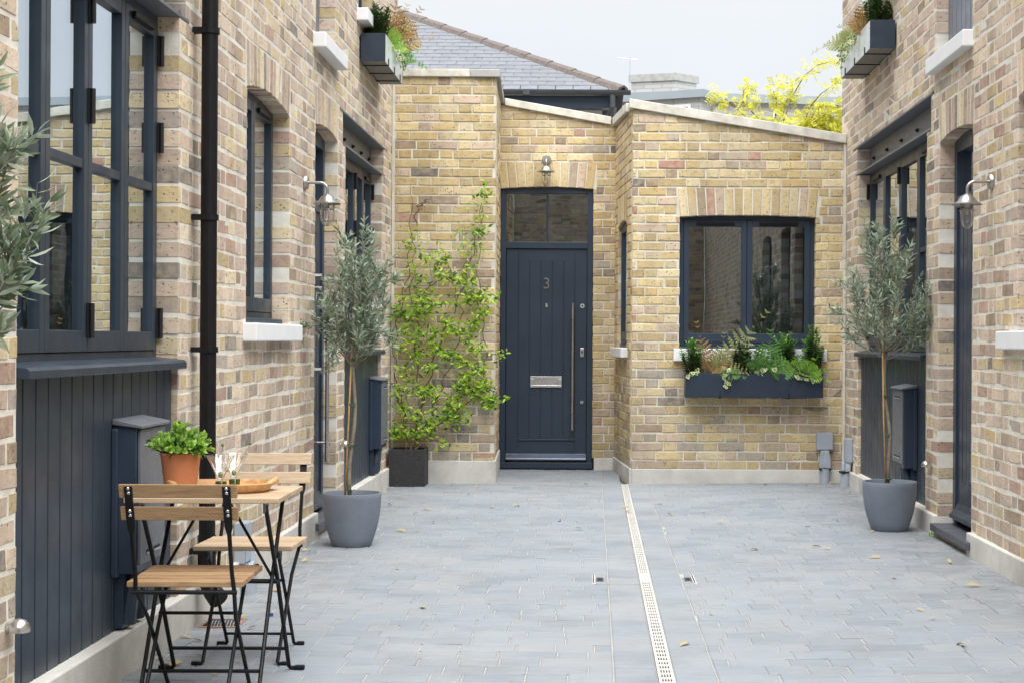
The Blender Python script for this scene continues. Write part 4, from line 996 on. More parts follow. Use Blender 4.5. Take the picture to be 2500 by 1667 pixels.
# ---------------------------------------------------------------- olive trees in pots
def bowl_pot(label, x, y):
    z = gz(x); t = thing('plant_pot', label, 'plant pot', (x, y, z), 0, 'matt grey bowl shaped plant pots')
    prof = [(0, 0), (.105, 0), (.112, .004), (.128, .05), (.146, .11), (.158, .17), (.165, .225), (.1675, .275), (.168, .30), (.166, .304), (.158, .304), (.155, .30), (.153, .25)]
    o = MB(); o.lathe(prof, (0, 0, 0), 56); a = o.build('pot_wall', M['pot'], t); smooth_angle(a, 45)
    o = MB(); o.lathe([(0, .272), (.05, .275), (.10, .270), (.155, .268)], (0, 0, 0), 24); o.build('soil', M['soil'], t)
def olive(label, x, y, zbase, ztop, crown_z0, rx, seed, lean=0., nb=20, shape=None, twigs=7, ll=.05, lw=.0105, cane=True, extra=()):
    rs = random.Random(seed)
    t = thing('olive_tree', label, 'tree', (x, y, zbase), 0, 'potted olive trees')
    hc = crown_z0 - zbase; ht = ztop - zbase
    def rvec():
        z = rs.uniform(-1, 1); a = rs.uniform(0, 6.283); q = math.sqrt(1 - z * z); return Vector((q * math.cos(a), q * math.sin(a), z))
    tk = MB(); pts = [Vector((.012 * math.sin(k * 1.1 + seed) + lean * k / 8, .008 * math.cos(k * 1.7 + seed), hc * 1.02 * k / 8)) for k in range(9)]
    tk.tube(pts, [.0125 - .0005 * k for k in range(9)], 10); tk.build('trunk', M['bark'], t, smooth=True)
    if cane:
        cn = MB(); cn.tube([(-.026, -.010, 0), (lean * .5 - .024, -.010, hc * .5), (lean - .018, -.012, hc + .12)], .0055, 8); cn.build('cane', M['cane'], t, smooth=True)
        for f in (.03, .34, .62, .93):
            ti = MB(); ti.lathe([(.017, -.004), (.02, -.004), (.02, .004), (.017, .004)], (-.008 + lean * f, -.004, hc * f + .02), 12, axis=(.2, .1, 1)); ti.tube([(.01 + lean * f, -.015, hc * f + .02), (.035 + lean * f, -.03, hc * f + .03)], .0012, 5); ti.build('tie', M['tie'], t)
    br, lf = MB(), MB(); root = pts[-2]
    prof = shape or (lambda f: (1 - (2 * f - .85) ** 2 * .8))
    for i in range(nb):
        f = (i + rs.random()) / nb; a = i * 2.399 + rs.uniform(-.4, .4)
        zt = hc + (ht - hc) * (.08 + .92 * f); r = rx * max(.12, prof(f)) * rs.uniform(.65, 1.0)
        end = Vector((lean + r * math.cos(a), r * math.sin(a), zt)); st = root.lerp(Vector((lean, 0, hc + (ht - hc) * .5 * f)), .75 * f)
        mid = st.lerp(end, .5) + Vector((math.cos(a), math.sin(a), -.3)) * r * .22
        P = [st, st.lerp(mid, .5) + rvec() * .01, mid, mid.lerp(end, .55) + rvec() * .01, end]
        br.tube(P, [.004, .0032, .0026, .002, .001], 5, cap=False)
        tw = []
        for k in range(twigs):
            g = rs.uniform(.25, 1.); p = P[int(g * 3.99)].lerp(P[min(4, int(g * 3.99) + 1)], (g * 3.99) % 1)
            d = (rvec() * .8 + (end - st).normalized() * .8 + Vector((0, 0, .65))).normalized(); ln = rs.uniform(.06, .13) * (rx / .22) ** .3
            q = [p, p + d * ln * .5 + rvec() * .006, p + d * ln + Vector((0, 0, rs.uniform(-.015, .02)))]
            br.tube(q, [.0015, .0012, .0007], 4, cap=False); tw.append(q)
        tw.append([P[2], P[3], P[4]])
        for q in tw:
            m = 7
            for k in range(m):
                g = (k + .6) / m * 2; s_ = int(min(1, g)); p = q[s_].lerp(q[s_ + 1], g - s_); d = (q[s_ + 1] - q[s_]).normalized()
                sd_ = d.orthogonal().normalized(); sd_.rotate(Matrix.Rotation(rs.uniform(0, 6.28), 3, d))
                for s in (-1, 1):
                    if rs.random() < .12: continue
                    lf.leaf(p, d * rs.uniform(.5, 1.) + sd_ * s * .8 + rvec() * .15, rvec() + Vector((0, 0, .5)), ll * rs.uniform(.65, 1.15), lw * rs.uniform(.8, 1.2), curl=rs.uniform(-.05, .15))
            lf.leaf(q[-1], (q[-1] - q[-2]) + rvec() * .01, rvec(), ll * .8, lw * .8)
    for (e0, e1) in extra:
        P = [Vector(root), Vector(root).lerp(Vector(e0), .5) + Vector((0, 0, -.01)), Vector(e0), Vector(e0).lerp(Vector(e1), .5) + Vector((0, 0, .012)), Vector(e1)]
        br.tube(P, [.004, .0032, .0026, .002, .001], 5, cap=False)
        for i in range(1, 4):
            for k in range(5):
                p = P[i].lerp(P[i + 1], rs.random()); d = (rvec() * .7 + (P[i + 1] - P[i]).normalized()).normalized(); q = [p, p + d * .04, p + d * .08 + Vector((0, 0, rs.uniform(-.01, .02)))]
                br.tube(q, [.0014, .0011, .0007], 4, cap=False)
                for m in range(9): lf.leaf(q[0].lerp(q[2], rs.random()), d * .7 + rvec() * .7, rvec(), ll * rs.uniform(.7, 1.1), lw)
    br.build('branches', M['bark'], t, recalc=False); lf.build('crown', M['olive'], t, recalc=False)
    return t
PLX, PLY, PRX, PRY = -1.377, 9.27, 1.845, 10.04
bowl_pot('matt grey rounded pot on the paving by the left wall', PLX, PLY)
bowl_pot('matt grey rounded pot on the paving by the right wall', PRX, PRY)
olive('standard olive tree with dense oval crown in the left hand grey pot', PLX - .012, PLY, .272, 1.79, 1.10, .20, 3, lean=.03, nb=32, twigs=6, extra=[((.1, -.05, 1.1), (.21, -.05, 1.36)), ((.1, 0, 1.2), (.22, .05, 1.24)), ((-.1, 0, .95), (-.24, -.05, .98)), ((-.05, -.1, .9), (-.1, -.1, .80)), ((.1, -.05, .95), (.23, -.05, .92))], shape=lambda f: .62 + .42 * math.sin(f * 3.1))
def rshape(f): return 1.08 - .80 * max(0, f - .30) / .70 - .15 * max(0, .12 - f) / .12
olive('standard olive tree with open uneven crown in the right hand grey pot', PRX + .0, PRY, .272 + gz(PRX), 1.90, 1.16, .275, 11, lean=-.035, nb=30, twigs=6, shape=rshape, extra=[((-.17, -.05, 1.02), (-.37, -.06, 1.07)), ((-.14, 0, 1.05), (-.30, .05, 1.28)), ((.12, -.05, 1.0), (.27, -.05, 1.25)), ((.1, 0, .95), (.24, -.08, 1.02)), ((-.1, 0, 1.3), (-.17, 0, 1.62))])
bowl_pot('matt grey rounded pot nearest the viewer beyond the left edge', -1.455, 3.62)
olive('olive tree nearest the viewer with leafy branches reaching in at the left edge', -1.455, 3.62,   .272, 1.86, 1.30, .15, 23, lean=.0, nb=15, twigs=5, ll=.058, lw=.0125, extra=[((.10, .05, 1.0), (.20, .05, 1.20)), ((.08, 0, .9), (.15, .0, 1.06)), ((.08, .0, 1.15), (.13, .02, 1.36)), ((.08, .05, .98), (.17, .02, 1.14))], shape=lambda f: .62 + .42 * math.sin(f * 3.1))

# ---------------------------------------------------------------- climber and its planter
pt = thing('square_planter', 'black square planter in the left corner under the climber', 'planter', (-1.49, 13.115, 0))
o = MB(); s, hh, th = .145, .298, .014
o.box((-s, -s, .0), (s, -s + th, hh)); o.box((-s, s - th, 0), (s, s, hh)); o.box((-s, -s + th, 0), (-s + th, s - th, hh)); o.box((s - th, -s + th, 0), (s, s - th, hh)); o.box((-s + th, -s + th, 0), (s - th, s - th, .02))
o.build('planter_wall', M['planter'], pt, bevel=.002)
o = MB(); o.box((-s + th, -s + th, .02), (s - th, s - th, .265)); o.build('soil', M['soil'], pt)
cl = wthing('climbing_plant', 'bright green climbing jasmine trained up the yellow brick wall', 'climber', (-1.49, 13.115, .26))
YW = 13.235
def wp(x, y, off=0.): q = D(x, y, YW - off); return q
st, lf, dl_ = MB(), MB(), MB()
vines = [[(940, 1040), (935, 980), (915, 900), (905, 820), (912, 740), (935, 640), (942, 540), (940, 430)],
         [(945, 1040), (960, 960), (985, 880), (1010, 790), (1050, 700), (1080, 600), (1100, 520), (1108, 430)],
         [(950, 1040), (1000, 990), (1060, 940), (1110, 890), (1118, 800), (1100, 700), (1095, 600), (1105, 480)],
         [(948, 1040), (970, 930), (955, 820), (960, 720), (985, 660), (1030, 640), (1070, 610), (1090, 560)],
         [(955, 1040), (990, 960), (1020, 880), (1050, 800), (1060, 720), (1035, 650), (1000, 620)],
         [(943, 1040), (925, 940), (935, 850), (965, 770), (940, 690), (950, 610), (945, 540)],
         [(955, 1035), (985, 1010), (1010, 1015), (1022, 1022)], [(1110, 890), (1135, 900), (1147, 915)], [(1118, 820), (1140, 815), (1150, 818)],
         [(935, 690), (915, 700), (905, 725)], [(960, 480), (970, 470), (985, 460)], [(950, 520), (955, 480), (975, 462)]]
for vn in vines:
    P = []
    for i in range(len(vn) - 1):
        for k in range(6):
            f = k / 6; x = vn[i][0] + (vn[i + 1][0] - vn[i][0]) * f; y = vn[i][1] + (vn[i + 1][1] - vn[i][1]) * f
            P.append(wp(x + 5 * math.sin(i * 2 + k * 1.3 + vn[0][0]), y, .012 + .02 * rng.random() + (.07 if y > 1000 else 0)))
    P.append(wp(*vn[-1], .02)); st.tube(P, [.0062 - .0040 * i / len(P) for i in range(len(P))], 5, cap=False)
clus = [(1108, 442, 8), (1106, 462, 8), (1100, 500, 7), (1100, 535, 6), (1097, 548, 8), (1085, 575, 9), (1062, 545, 6), (1052, 580, 4), (1020, 602, 12), (1000, 595, 9), (972, 602, 10), (955, 572, 6), (940, 565, 6), (946, 540, 5), (945, 622, 7), (955, 650, 14), (975, 680, 16), (960, 700, 16), (925, 690, 6), (912, 722, 14), (930, 730, 12), (955, 725, 16), (985, 722, 12), (1003, 632, 14), (1036, 640, 14), (1060, 650, 14), (1080, 618, 10), (1075, 690, 14), (1100, 690, 16), (1122, 682, 14), (1112, 722, 12), (1090, 742, 16), (1070, 770, 14), (1040, 762, 16), (1000, 772, 14), (968, 770, 14), (930, 762, 10), (918, 800, 8), (960, 820, 16), (1000, 802, 16), (1030, 822, 18), (1062, 832, 16), (1092, 802, 14), (1102, 852, 16), (1112, 890, 18), (1122, 922, 18), (1095, 905, 18), (1062, 892, 18), (1050, 932, 16), (1030, 942, 14), (1000, 902, 16), (970, 902, 14), (940, 882, 10), (925, 852, 8), (918, 902, 8), (930, 942, 14), (960, 962, 14), (990, 982, 14), (1012, 962, 14), (1042, 972, 14), (1068, 962, 10), (915, 992, 12), (940, 1002, 16), (968, 1002, 14), (1020, 1024, 8), (905, 1000, 8), (1085, 655, 10), (1010, 700, 6), (1045, 700, 6), (1130, 935, 10), (1148, 916, 4), (1148, 818, 4), (1075, 870, 14), (985, 850, 12), (950, 790, 10), (1020, 740, 10)]
for cx, cy, n in clus:
    for k in range(int(n * (2.1 if cy < 690 else 2.9))):
        p = wp(cx + rng.gauss(0, 10), cy + rng.gauss(0, 9.5), .02 + abs(rng.gauss(0, .035)))
        d = Vector((rng.uniform(-1, 1), -rng.uniform(.1, .7), rng.uniform(-.6, .7)))
        lf.leaf(p, d, Vector((rng.uniform(-.6, .6), -1, rng.uniform(.1, 1.2))), rng.uniform(.032, .056), rng.uniform(.017, .025), curl=.12, fold=.5)
for k in range(46):
    cx, cy, _ = rng.choice(clus[20:]); p = wp(cx + rng.gauss(0, 16), cy + rng.gauss(0, 14), .03 + .03 * rng.random())
    dl_.leaf(p, Vector((rng.uniform(-.5, .5), -.3, -1)), Vector((rng.uniform(-1, 1), -1, 0)), .04, .018, curl=.3, fold=.8)
st.build('stems', M['twig'], cl, recalc=False); lf.build('foliage', M['jasmine'], cl, recalc=False); dl_.build('withered_leaves', M['deadleaf'], cl, recalc=False)
# ---------------------------------------------------------------- window troughs
def frond(lf, st, base, d, ln, wd, droop=.35, n=11, side=None, fine=True, mi=0):
    d = Vector(d).normalized(); base = Vector(base); sd = Vector(side) if side else d.cross(Vector((0, -1, .3)))
    if sd.length < 1e-3: sd = d.orthogonal()
    sd.normalize(); pts = []
    for k in range(n + 1):
        f = k / n; pts.append(base + d * ln * f + Vector((0, 0, -droop * ln * f * f)))
    st.tube(pts, [.0016 - .001 * k / n for k in range(n + 1)], 4, cap=False)
    for k in range(1, n + 1):
        f = k / n; w_ = wd * (math.sin(min(1, (f + .12) * 1.15) * math.pi) ** .8 if f < .9 else .25); t_ = (pts[k] - pts[k - 1]).normalized()
        if k < 2: continue
        nn = t_.cross(sd).normalized()
        for s in (-1, 1):
            dd = (sd * s + t_ * .55).normalized()
            if fine:
                m = 5
                for j in range(m):
                    g = j / m; p = pts[k] + dd * w_ * g
                    for q in (-1, 1):
                        lf.leaf(p, dd * .55 + t_ * q, nn, w_ * .30 * (1 - g * .7), w_ * .15, mi, curl=.05)
                lf.leaf(pts[k] + dd * w_ * .1, dd, nn, w_, w_ * .14, mi, curl=.08)
            else:
                lf.leaf(pts[k], dd, nn, w_, max(.006, ln / n * .75), mi, curl=.12)
def fern(label, loc, fronds, mat, fine=True):
    t = thing('fern', label, 'fern', loc); st, lf = MB(), MB()
    for (d, ln, wd, dr) in fronds: frond(lf, st, (0, 0, 0), d, ln * 1.12, wd * 1.2, dr, fine=fine, n=11)
    st.build('stalks', M['twig'], t, recalc=False); lf.build('fronds', M[mat], t, recalc=False); return t
def ivy(label, loc, trails, nl, sz=.03, face=(0, -1, .35)):
    t = thing('variegated_ivy', label, 'ivy', loc); st, lf = MB(), MB()
    for P in trails:
        P = [Vector(p) for p in P]; st.tube(P, .0013, 4, cap=False)
        for k in range(nl):
            g = (k + rng.random()) / nl * (len(P) - 1); i = min(int(g), len(P) - 2); p = P[i].lerp(P[i + 1], g - i) + Vector((rng.uniform(-.02, .02), rng.uniform(-.012, .004), rng.uniform(-.012, .012)))
            n_ = (Vector(face) + rv() * .45).normalized(); dn = (Vector((rng.uniform(-1, 1), -.2, -1)) + rv() * .5); dn = (dn - n_ * dn.dot(n_)).normalized(); x = dn.cross(n_); s = sz * rng.uniform(.7, 1.2)
            out_ = [(0, 0), (.35, .42), (.28, .18), (.55, .75)]
            shp = [(-.05, 0), (-.15, .32), (.18, .55), (.35, .32), (.62, .36), (.6, .16), (1., 0), (.6, -.16), (.62, -.36), (.35, -.32), (.18, -.55), (-.15, -.32)]
            lf.poly([p + dn * a * s + x * b * s for a, b in shp], 0)
            lf.poly([p + n_ * .0012 + dn * (a * .62 + .1) * s + x * b * .58 * s for a, b in shp], 1)
    st.build('stems', M['twig'], t, recalc=False); lf.build('leaves', [M['ivy_edge'], M['ivy_mid']], t, recalc=False); return t
def spire(label, loc, w_, h, n, tips=True, dx=0.):
    n = int(n * 1.1); w_ *= 1.35; h *= 1.06
    """upright evergreen with whorls of small glossy leaves on vertical shoots"""
    t = thing('evergreen_shrub', label, 'shrub', loc); st, lf = MB(), MB()
    for i in range(n):
        a = rng.uniform(0, 6.283); r = math.sqrt(rng.random()) * w_; hh = h * rng.uniform(.42, 1.04) * (1 - .30 * (r / w_) ** 2)
        b = Vector((r * .5 * math.cos(a), r * .35 * math.sin(a), 0)); tp_ = Vector((r * math.cos(a) + dx, r * .65 * math.sin(a), hh)); st.tube([b, b.lerp(tp_, .5), tp_], [.0022, .0018, .001], 4, cap=False)
        m = max(6, int(hh / .017))
        for k in range(2, m):
            f = k / m; p = b.lerp(tp_, f)
            for q in range(3):
                an = k * 2.4 + q * 2.1; o_ = Vector((math.cos(an), math.sin(an), .55 if f < .85 else 1.1))
                lf.leaf(p, o_, Vector((0, 0, 1)) + rv() * .3,   .042 * rng.uniform(.6, 1.2), .0175, 1 if (tips and f > .66 and rng.random() < .8) else 0)
    st.build('stems', M['twig'], t, recalc=False); lf.build('foliage', [M['boxleaf'], M['boxtip']], t, recalc=False); return t

def trough(label, F, u0, u1, z0, z1, d1, mat, straps=3, d0=.012):
    t = wthing('window_trough', label, 'planter', tuple(F.p((u0 + u1) / 2, z0, d0)), 0, 'window planting troughs'); th = .004
    o = MB(); o.fbox(F, u0 + th, u1 - th, z0, z1, d1 - th, d1); o.build('front_panel', M[mat], t, bevel=.0012)
    for a in (u0, u1 - th):
        o = MB(); o.fbox(F, a, a + th, z0 - .001, z1 + .002, d0, d1 + .002); o.build('end_panel', M['boxpaint'], t, bevel=.0012)
    o = MB(); o.fbox(F, u0 + th, u1 - th, z0, z0 + th, d0, d1 - th - .0005); o.build('base', M['boxunder'], t)
    o = MB(); o.fbox(F, u0 + th, u1 - th, z0, z1, d0, d0 + th); o.build('back_panel', M['boxpaint'], t)
    o = MB(); o.fbox(F, u0 + th, u1 - th, z0 + th, z1 - .02, d0 + th, d1 - th - .001); o.build('soil', M['soil'], t)
    for k in range(straps):
        u = u0 + (u1 - u0) * (k + .5) / straps
        o = MB(); o.fbox(F, u - .006, u + .006, z0 - .007, z0 - .0005, .0, d1 + .006); o.fbox(F, u - .006, u + .006, z0 - .007, z0 + .045, d1 + .0008, d1 + .006); o.build('bracket', M['hinge'], t)
    return t
trough('dark blue metal trough of ferns and shrubs under the wide window', F3, .752, 1.872, .722, .918, .215, 'boxpaint', 2, .02)
trough('metal trough with ferns hung high on the left brick wall', FLt, 11.39, 12.43, 3.135, 3.33, .185, 'zinc')
trough('metal trough hung high on the right brick wall', FRt, 11.16, 12.47, 3.204, 3.397, .185, 'zinc')
def bx(x, y, d_=.11): q = D(x, y, 13.36 - d_); q.z = max(q.z, .895); return q
bxz = .893
def at(xD): q = D(xD, 840, 13.36 - .11); return (q.x, 13.36 - .115, bxz)
def atf(xD, dy): q = D(xD, 840, 13.36 - .11); return (q.x, 13.36 - dy, bxz)
spire('dark evergreen shrub at the left end of the trough under the wide window', atf(1592, .13), .075, .31, 26, dx=-.01)
spire('dark evergreen shrub in the middle of the trough under the wide window', atf(1712, .13), .085, .30, 34, tips=False)
spire('dark evergreen with bright tips right of the centre of the trough', atf(1800, .12), .085, .38, 34)
spire('dark evergreen shrub with tall sprig at the right end of the trough', atf(1864, .12), .07, .39, 30, dx=.015)
fern('bronze brown fern behind the left shrub in the trough', atf(1628, .09), [((-.22, -.1, 1), .42, .085, .05), ((.55, -.2, .75), .30, .08, .2), ((.85, -.4, .3), .22, .065, .35)], 'fern_brown')
fern('pale olive fern with one long frond arching across the window', atf(1650, .10), [((.62, -.12, 1.0), .66, .11, .14), ((.10, -.25, .95), .34, .085, .05), ((.85, -.4, .35), .36, .075, .30)], 'fern_pale')
fern('fresh green fern in the middle of the trough', atf(1760, .13), [((.05, -.25, 1), .36, .12, .05), ((.7, -.4, .5), .32, .11, .3), ((-.5, -.3, .9), .34, .09, .5), ((.2, -.6, .35), .22, .09, .4)], 'fern')
fern('lime green fern drooping at the right of the trough', atf(1842, .17), [((.55, -.55, .55), .26, .085, .4), ((-.55, -.35, .75), .26, .075, .35), ((.7, -.45, .25), .22, .075, .4), ((.05, -.6, .35), .18, .07, .6), ((.3, -.5, .9), .24, .08, .3)], 'fern_lime', False)
fern('leafy green fern filling the gap beside the right shrub', atf(1822, .12), [((.3, -.3, 1), .26, .075, .15), ((-.5, -.3, .7), .22, .07, .3), ((.6, -.5, .4), .2, .06, .4)], 'fern', False)
fern('small green fern low beside the bronze fern', atf(1668, .18), [((.6, -.5, .3), .17, .05, .4), ((-.3, -.5, .35), .15, .045, .4), ((.1, -.5, .15), .13, .045, .5)], 'fern', False)
yf = 13.36 - .205
def iv(xs): return [tuple(Vector(D(x, y, 13.36 - o_)) - Vector((D(xs[0][0], 850, 13.36 - .17)))) for x, y, o_ in xs]
def ivy_at(label, xs, nl, sz=.034):
    b = D(xs[0][0], 850, 13.36 - .17); ivy(label, tuple(b), [iv(xs)], nl, sz)
ivy_at('cream edged ivy spilling over the left end of the trough', [(1602, 846, .19), (1592, 852, .225), (1583, 862, .235)], 8)
ivy_at('cream edged ivy trailing down over the front of the trough', [(1668, 838, .18), (1667, 850, .228), (1668, 868, .235), (1671, 886, .235)], 13)
ivy_at('cream edged ivy at the foot of the middle fern in the trough', [(1738, 846, .19), (1755, 843, .21), (1782, 838, .2)], 7)
ivy_at('cream edged ivy hanging in a loop at the right of the trough', [(1818, 842, .19), (1830, 858, .228), (1850, 862, .238), (1872, 868, .235)], 12)
# high left trough
def lt(u, z=3.31, d=.1): return tuple(FLt.p(u, z, d))
spire('dark conical evergreen at the near end of the high left trough', lt(11.58), .08, .27, 40, tips=False)
fern('green fern arching out of the high left trough', lt(11.85), [((.6, -.1, .7), .26, .07, .3), ((.9, .3, .35), .26, .07, .4), ((.8, -.4, .4), .2, .06, .4)], 'fern_lime')
fern('tall rusty bronze fern in the high left trough', lt(12.0, 3.31, .13), [((.18, -.2, 1), .46, .10, .05), ((.55, -.1, .9), .42, .11, .2), ((.85, .1, .6), .36, .10, .3), ((.3, .3, 1), .40, .10, .1)], 'fern_brown')
ivy('cream edged ivy spilling from the high left trough', lt(11.8, 3.33, .17), [[(0, 0, 0), (.04, .0, -.04), (.05, .03, -.12)], [(0, .2, 0), (.05, .22, -.05), (.06, .25, -.13)], [(0, .42, 0), (.05, .44, -.04), (.06, .46, -.11)], [(0, .1, .02), (.04, .12, 0), (.06, .14, -.06)]], 14, .035, (1, -.6, .4))
fern('green fern hanging over the far end of the high left trough', lt(12.3), [((.9, .2, .4), .27, .08, .6), ((.8, -.3, .2), .25, .08, .5), ((.9, 0, .8), .25, .08, .4)], 'fern', False)
# high right trough
def rt_(u, z=3.38, d=.1): return tuple(FRt.p(u, z, d))
spire('dark rounded evergreen at the near end of the high right trough', rt_(11.35), .085, .25, 40, tips=False)
fern('orange bronze fern in the middle of the high right trough', rt_(11.62), [((-.3, -.2, 1), .30, .09, .1), ((-.6, 0, .7), .26, .085, .2), ((-.2, .3, 1), .25, .08, .2), ((-.7, -.3, .5), .22, .07, .3)], 'fern_brown')
ivy('pale cream edged ivy spilling from the high right trough', rt_(11.6, 3.40, .17), [[(0, 0, .02), (-.05, 0, -.02), (-.06, .04, -.09)], [(0, .22, .02), (-.06, .24, -.03), (-.07, .27, -.14)], [(0, .45, .02), (-.06, .47, -.03), (-.07, .5, -.16)], [(0, .62, .02), (-.06, .64, -.02), (-.06, .66, -.12)], [(0, .3, .03), (-.06, .33, .0), (-.09, .36, -.05)]], 15, .036, (-1, -.6, .4))
fern('pale green fern drooping from the far end of the high right trough', rt_(12.1), [((-.9, .1, .4), .34, .085, .5), ((-.9, -.3, .5), .3, .08, .5), ((-.7, .4, .5), .3, .08, .4), ((-.6, 0, .9), .26, .08, .3)], 'fern_pale')

# ---------------------------------------------------------------- weed and fallen leaves
wd = thing('weed', 'tiny green weed at the base of the right wall by the slate step', 'weed', (2.03, 9.72, gz(2.03))); lf = MB()
for k in range(16): lf.leaf((rng.uniform(-.012, .012), rng.uniform(-.02, .02), rng.uniform(0, .02)), rv() + Vector((-.6, 0, .7)), rv(), .018, .008)
lf.build('leaves', M['fern_lime'], wd, recalc=False)
spots = [(1350, 1108), (905, 1118), (890, 1138), (948, 1117), (900, 1165), (918, 1168), (975, 1160), (985, 1176), (1012, 1120), (1040, 1120), (1048, 1112), (1080, 1140), (1098, 1122), (1135, 1168), (960, 1185), (1000, 1205), (925, 1225), (963, 1226), (1055, 1195), (1290, 1197), (1335, 1217), (1445, 1175), (1500, 1178), (1545, 1182), (1620, 1175), (1660, 1200), (1715, 1252), (1737, 1262), (1880, 1255), (1905, 1260), (2008, 1220), (2015, 1280), (2060, 1325), (2120, 1400), (2150, 1420), (1640, 1410), (1580, 1480), (978, 1400), (920, 1312), (935, 1262), (700, 1272), (715, 1276), (728, 1274), (690, 1290), (705, 1296), (660, 1310), (690, 1330), (640, 1365), (672, 1372), (650, 1392), (560, 1430), (585, 1452), (420, 1476), (460, 1482), (390, 1535), (375, 1525), (410, 1540), (505, 1560), (560, 1530), (470, 1520), (1760, 1112), (1840, 1107), (1878, 1104), (1900, 1103), (1925, 1108), (1970, 1122), (1955, 1130), (1240, 1170), (1190, 1165), (1380, 1150), (1440, 1165), (1448, 1150), (1520, 1160), (1860, 1210), (1930, 1195), (1800, 1165), (1830, 1225), (2200, 1330), (2240, 1345), (2185, 1290), (2215, 1480), (1010, 1118), (915, 1122), (930, 1119)]
lb = []
for v in range(5):
    o = MB(); ln = (.045, .055, .035, .06, .05)[v]; o.leaf((-ln / 2, 0, .004), (1, 0, .05), (0, .3 * (v % 2), 1), ln, ln * .36, curl=(-.12, .15, -.2, .1, .2)[v], fold=.5)
    me = bpy.data.meshes.new('fallen_leaf'); me.from_pydata(o.v, [], o.f); me.materials.append(M['deadleaf']); lb.append(me)
for x, y in spots:
    q = W(x * 1.06293, y * 1.06293, 1.0); dz = (H - q.z); Yg = H / dz; P = W(x * 1.06293, y * 1.06293, Yg)
    if P.x > 1.98 or P.x < -1.6: P.x = max(-1.6, min(1.98, P.x))
    P.y = min(P.y, 13.24)
    o = bpy.data.objects.new('fallen_leaf', rng.choice(lb)); col.objects.link(o); o.location = (P.x, P.y, gz(P.x) + .004); o.rotation_euler = (rng.uniform(-.2, .2), rng.uniform(-.2, .2), rng.uniform(0, 6.28)); s = rng.uniform(.75, 1.5); o.scale = (s, s, s)
    tag(o, 'small dry curled leaf lying on the grey paving', 'leaf', 'fallen leaves on the paving')
bc = wthing('bottle_cap', 'small blue cap lying on the paving beside the bistro table', 'bottle cap', (-1.0, 6.9, 0)); o = MB(); q = D(627, 1355, 6.9); o.lathe([(0, .0), (.014, 0), (.013, .012), (0, .013)], (q.x, 6.9, .001), 12); o.build('cap', plain('blue plastic', (.02, .05, .25), .4), bc)

# ---------------------------------------------------------------- slate roofed house behind
hs = wthing('slate_roofed_house', 'house behind with grey slate hipped roof, clay hip tiles and pebbledash wall', 'house', (-4, 26, 0))
YS, XE, ZE, TP = 24.0, .4375, 4.87, .501
o = MB(); o.box((-11, YS + .35, 0), (XE - .32, YS + .6, ZE - .05)); o.box((XE - .57, YS + .6, 0), (XE - .32, YS + 9, ZE - .05)); o.build('wall', M['render'], hs)
o = MB(); o.box((-11, YS + .1, ZE - .24), (XE - .1, YS + .14, ZE - .06)); o.box((-11, YS + .14, ZE - .24), (XE - .14, YS + .36, ZE - .21)); o.box((XE - .14, YS + .14, ZE - .24), (XE - .1, YS + 9, ZE - .06)); o.build('fascia', M['paint'], hs)
o = MB(); g = .2; rows = 34; sw = .262
for r in range(rows):
    s0 = r * g * .895 + .0; s1 = s0 + g * 1.9 * .895
    xr = XE - s0 - .05; k0 = (.5 if r % 2 else 0)
    n = int(11 / sw)
    for k in range(n):
        xb = xr + .2 - ((k + k0) * sw) - (xr % sw); xa = xb - sw + .012
        if xa > xr: continue
        xb2 = min(xb, xr)
        if xb2 - xa < .02: continue
        y0, y1 = YS + s0, YS + s1; z0, z1 = ZE + s0 * TP + .022, ZE + s1 * TP + .006; j = rng.uniform(-.004, .004)
        xt = min(xb2, XE - s1 - .02) if xb2 == xr else xb2
        if xt - xa < .01: xt = xa + .01
        o.hexa([(xa, y0 + j, z0 - .024), (xb2, y0 + j, z0 - .024), (xt, y1, z1 - .024), (xa, y1, z1 - .024), (xa, y0 + j, z0), (xb2, y0 + j, z0), (xt, y1, z1), (xa, y1, z1)])
roof = o.build('roof', M['slate'], hs)
o = MB(); o.add([(-11, YS, ZE - .02), (XE, YS, ZE - .02), (XE - 6.2, YS + 6.2, ZE + 6.2 * TP - .02), (-11, YS + 6.2, ZE + 6.2 * TP - .02), (XE, YS + 12.4, ZE - .02)], [(0, 1, 2, 3), (1, 4, 2)]); o.build('underlay', M['gutter'], roof, recalc=False)
o = MB(); n = 17
for k in range(n):
    t0, t1 = 6.2 * k / n, 6.2 * (k + 1) / n + .03
    def hp(t, off): return Vector((XE - t + .0, YS + t + .0, ZE + t * TP + off))
    c0, c1 = hp(t0, .05), hp(t1, .035 if k % 1 == 0 else .05); ax = (c1 - c0).normalized(); sd_ = ax.cross(Vector((0, 0, 1))).normalized(); up = sd_.cross(ax)
    prof = [(-.13, -.075), (-.085, .0), (0, .035), (.085, .0), (.13, -.075), (.115, -.09), (0, .01), (-.115, -.09)]
    vs = [c0 + sd_ * a + up * b for a, b in prof] + [c1 + sd_ * a + up * b for a, b in prof]; m = len(prof)
    o.add(vs, [(i, (i + 1) % m, m + (i + 1) % m, m + i) for i in range(m)] + [tuple(range(m)), tuple(range(2 * m - 1, m - 1, -1))])
o.build('hip_tiles', M['ridge'], roof)
o = MB(); pr = [(.065 * math.cos(R(a)), .065 * math.sin(R(a))) for a in range(180, 361, 20)]
pr2 = pr + [(x * .9, y * .9) for x, y in reversed(pr)]
gy, gz_ = YS - .02, ZE - .0
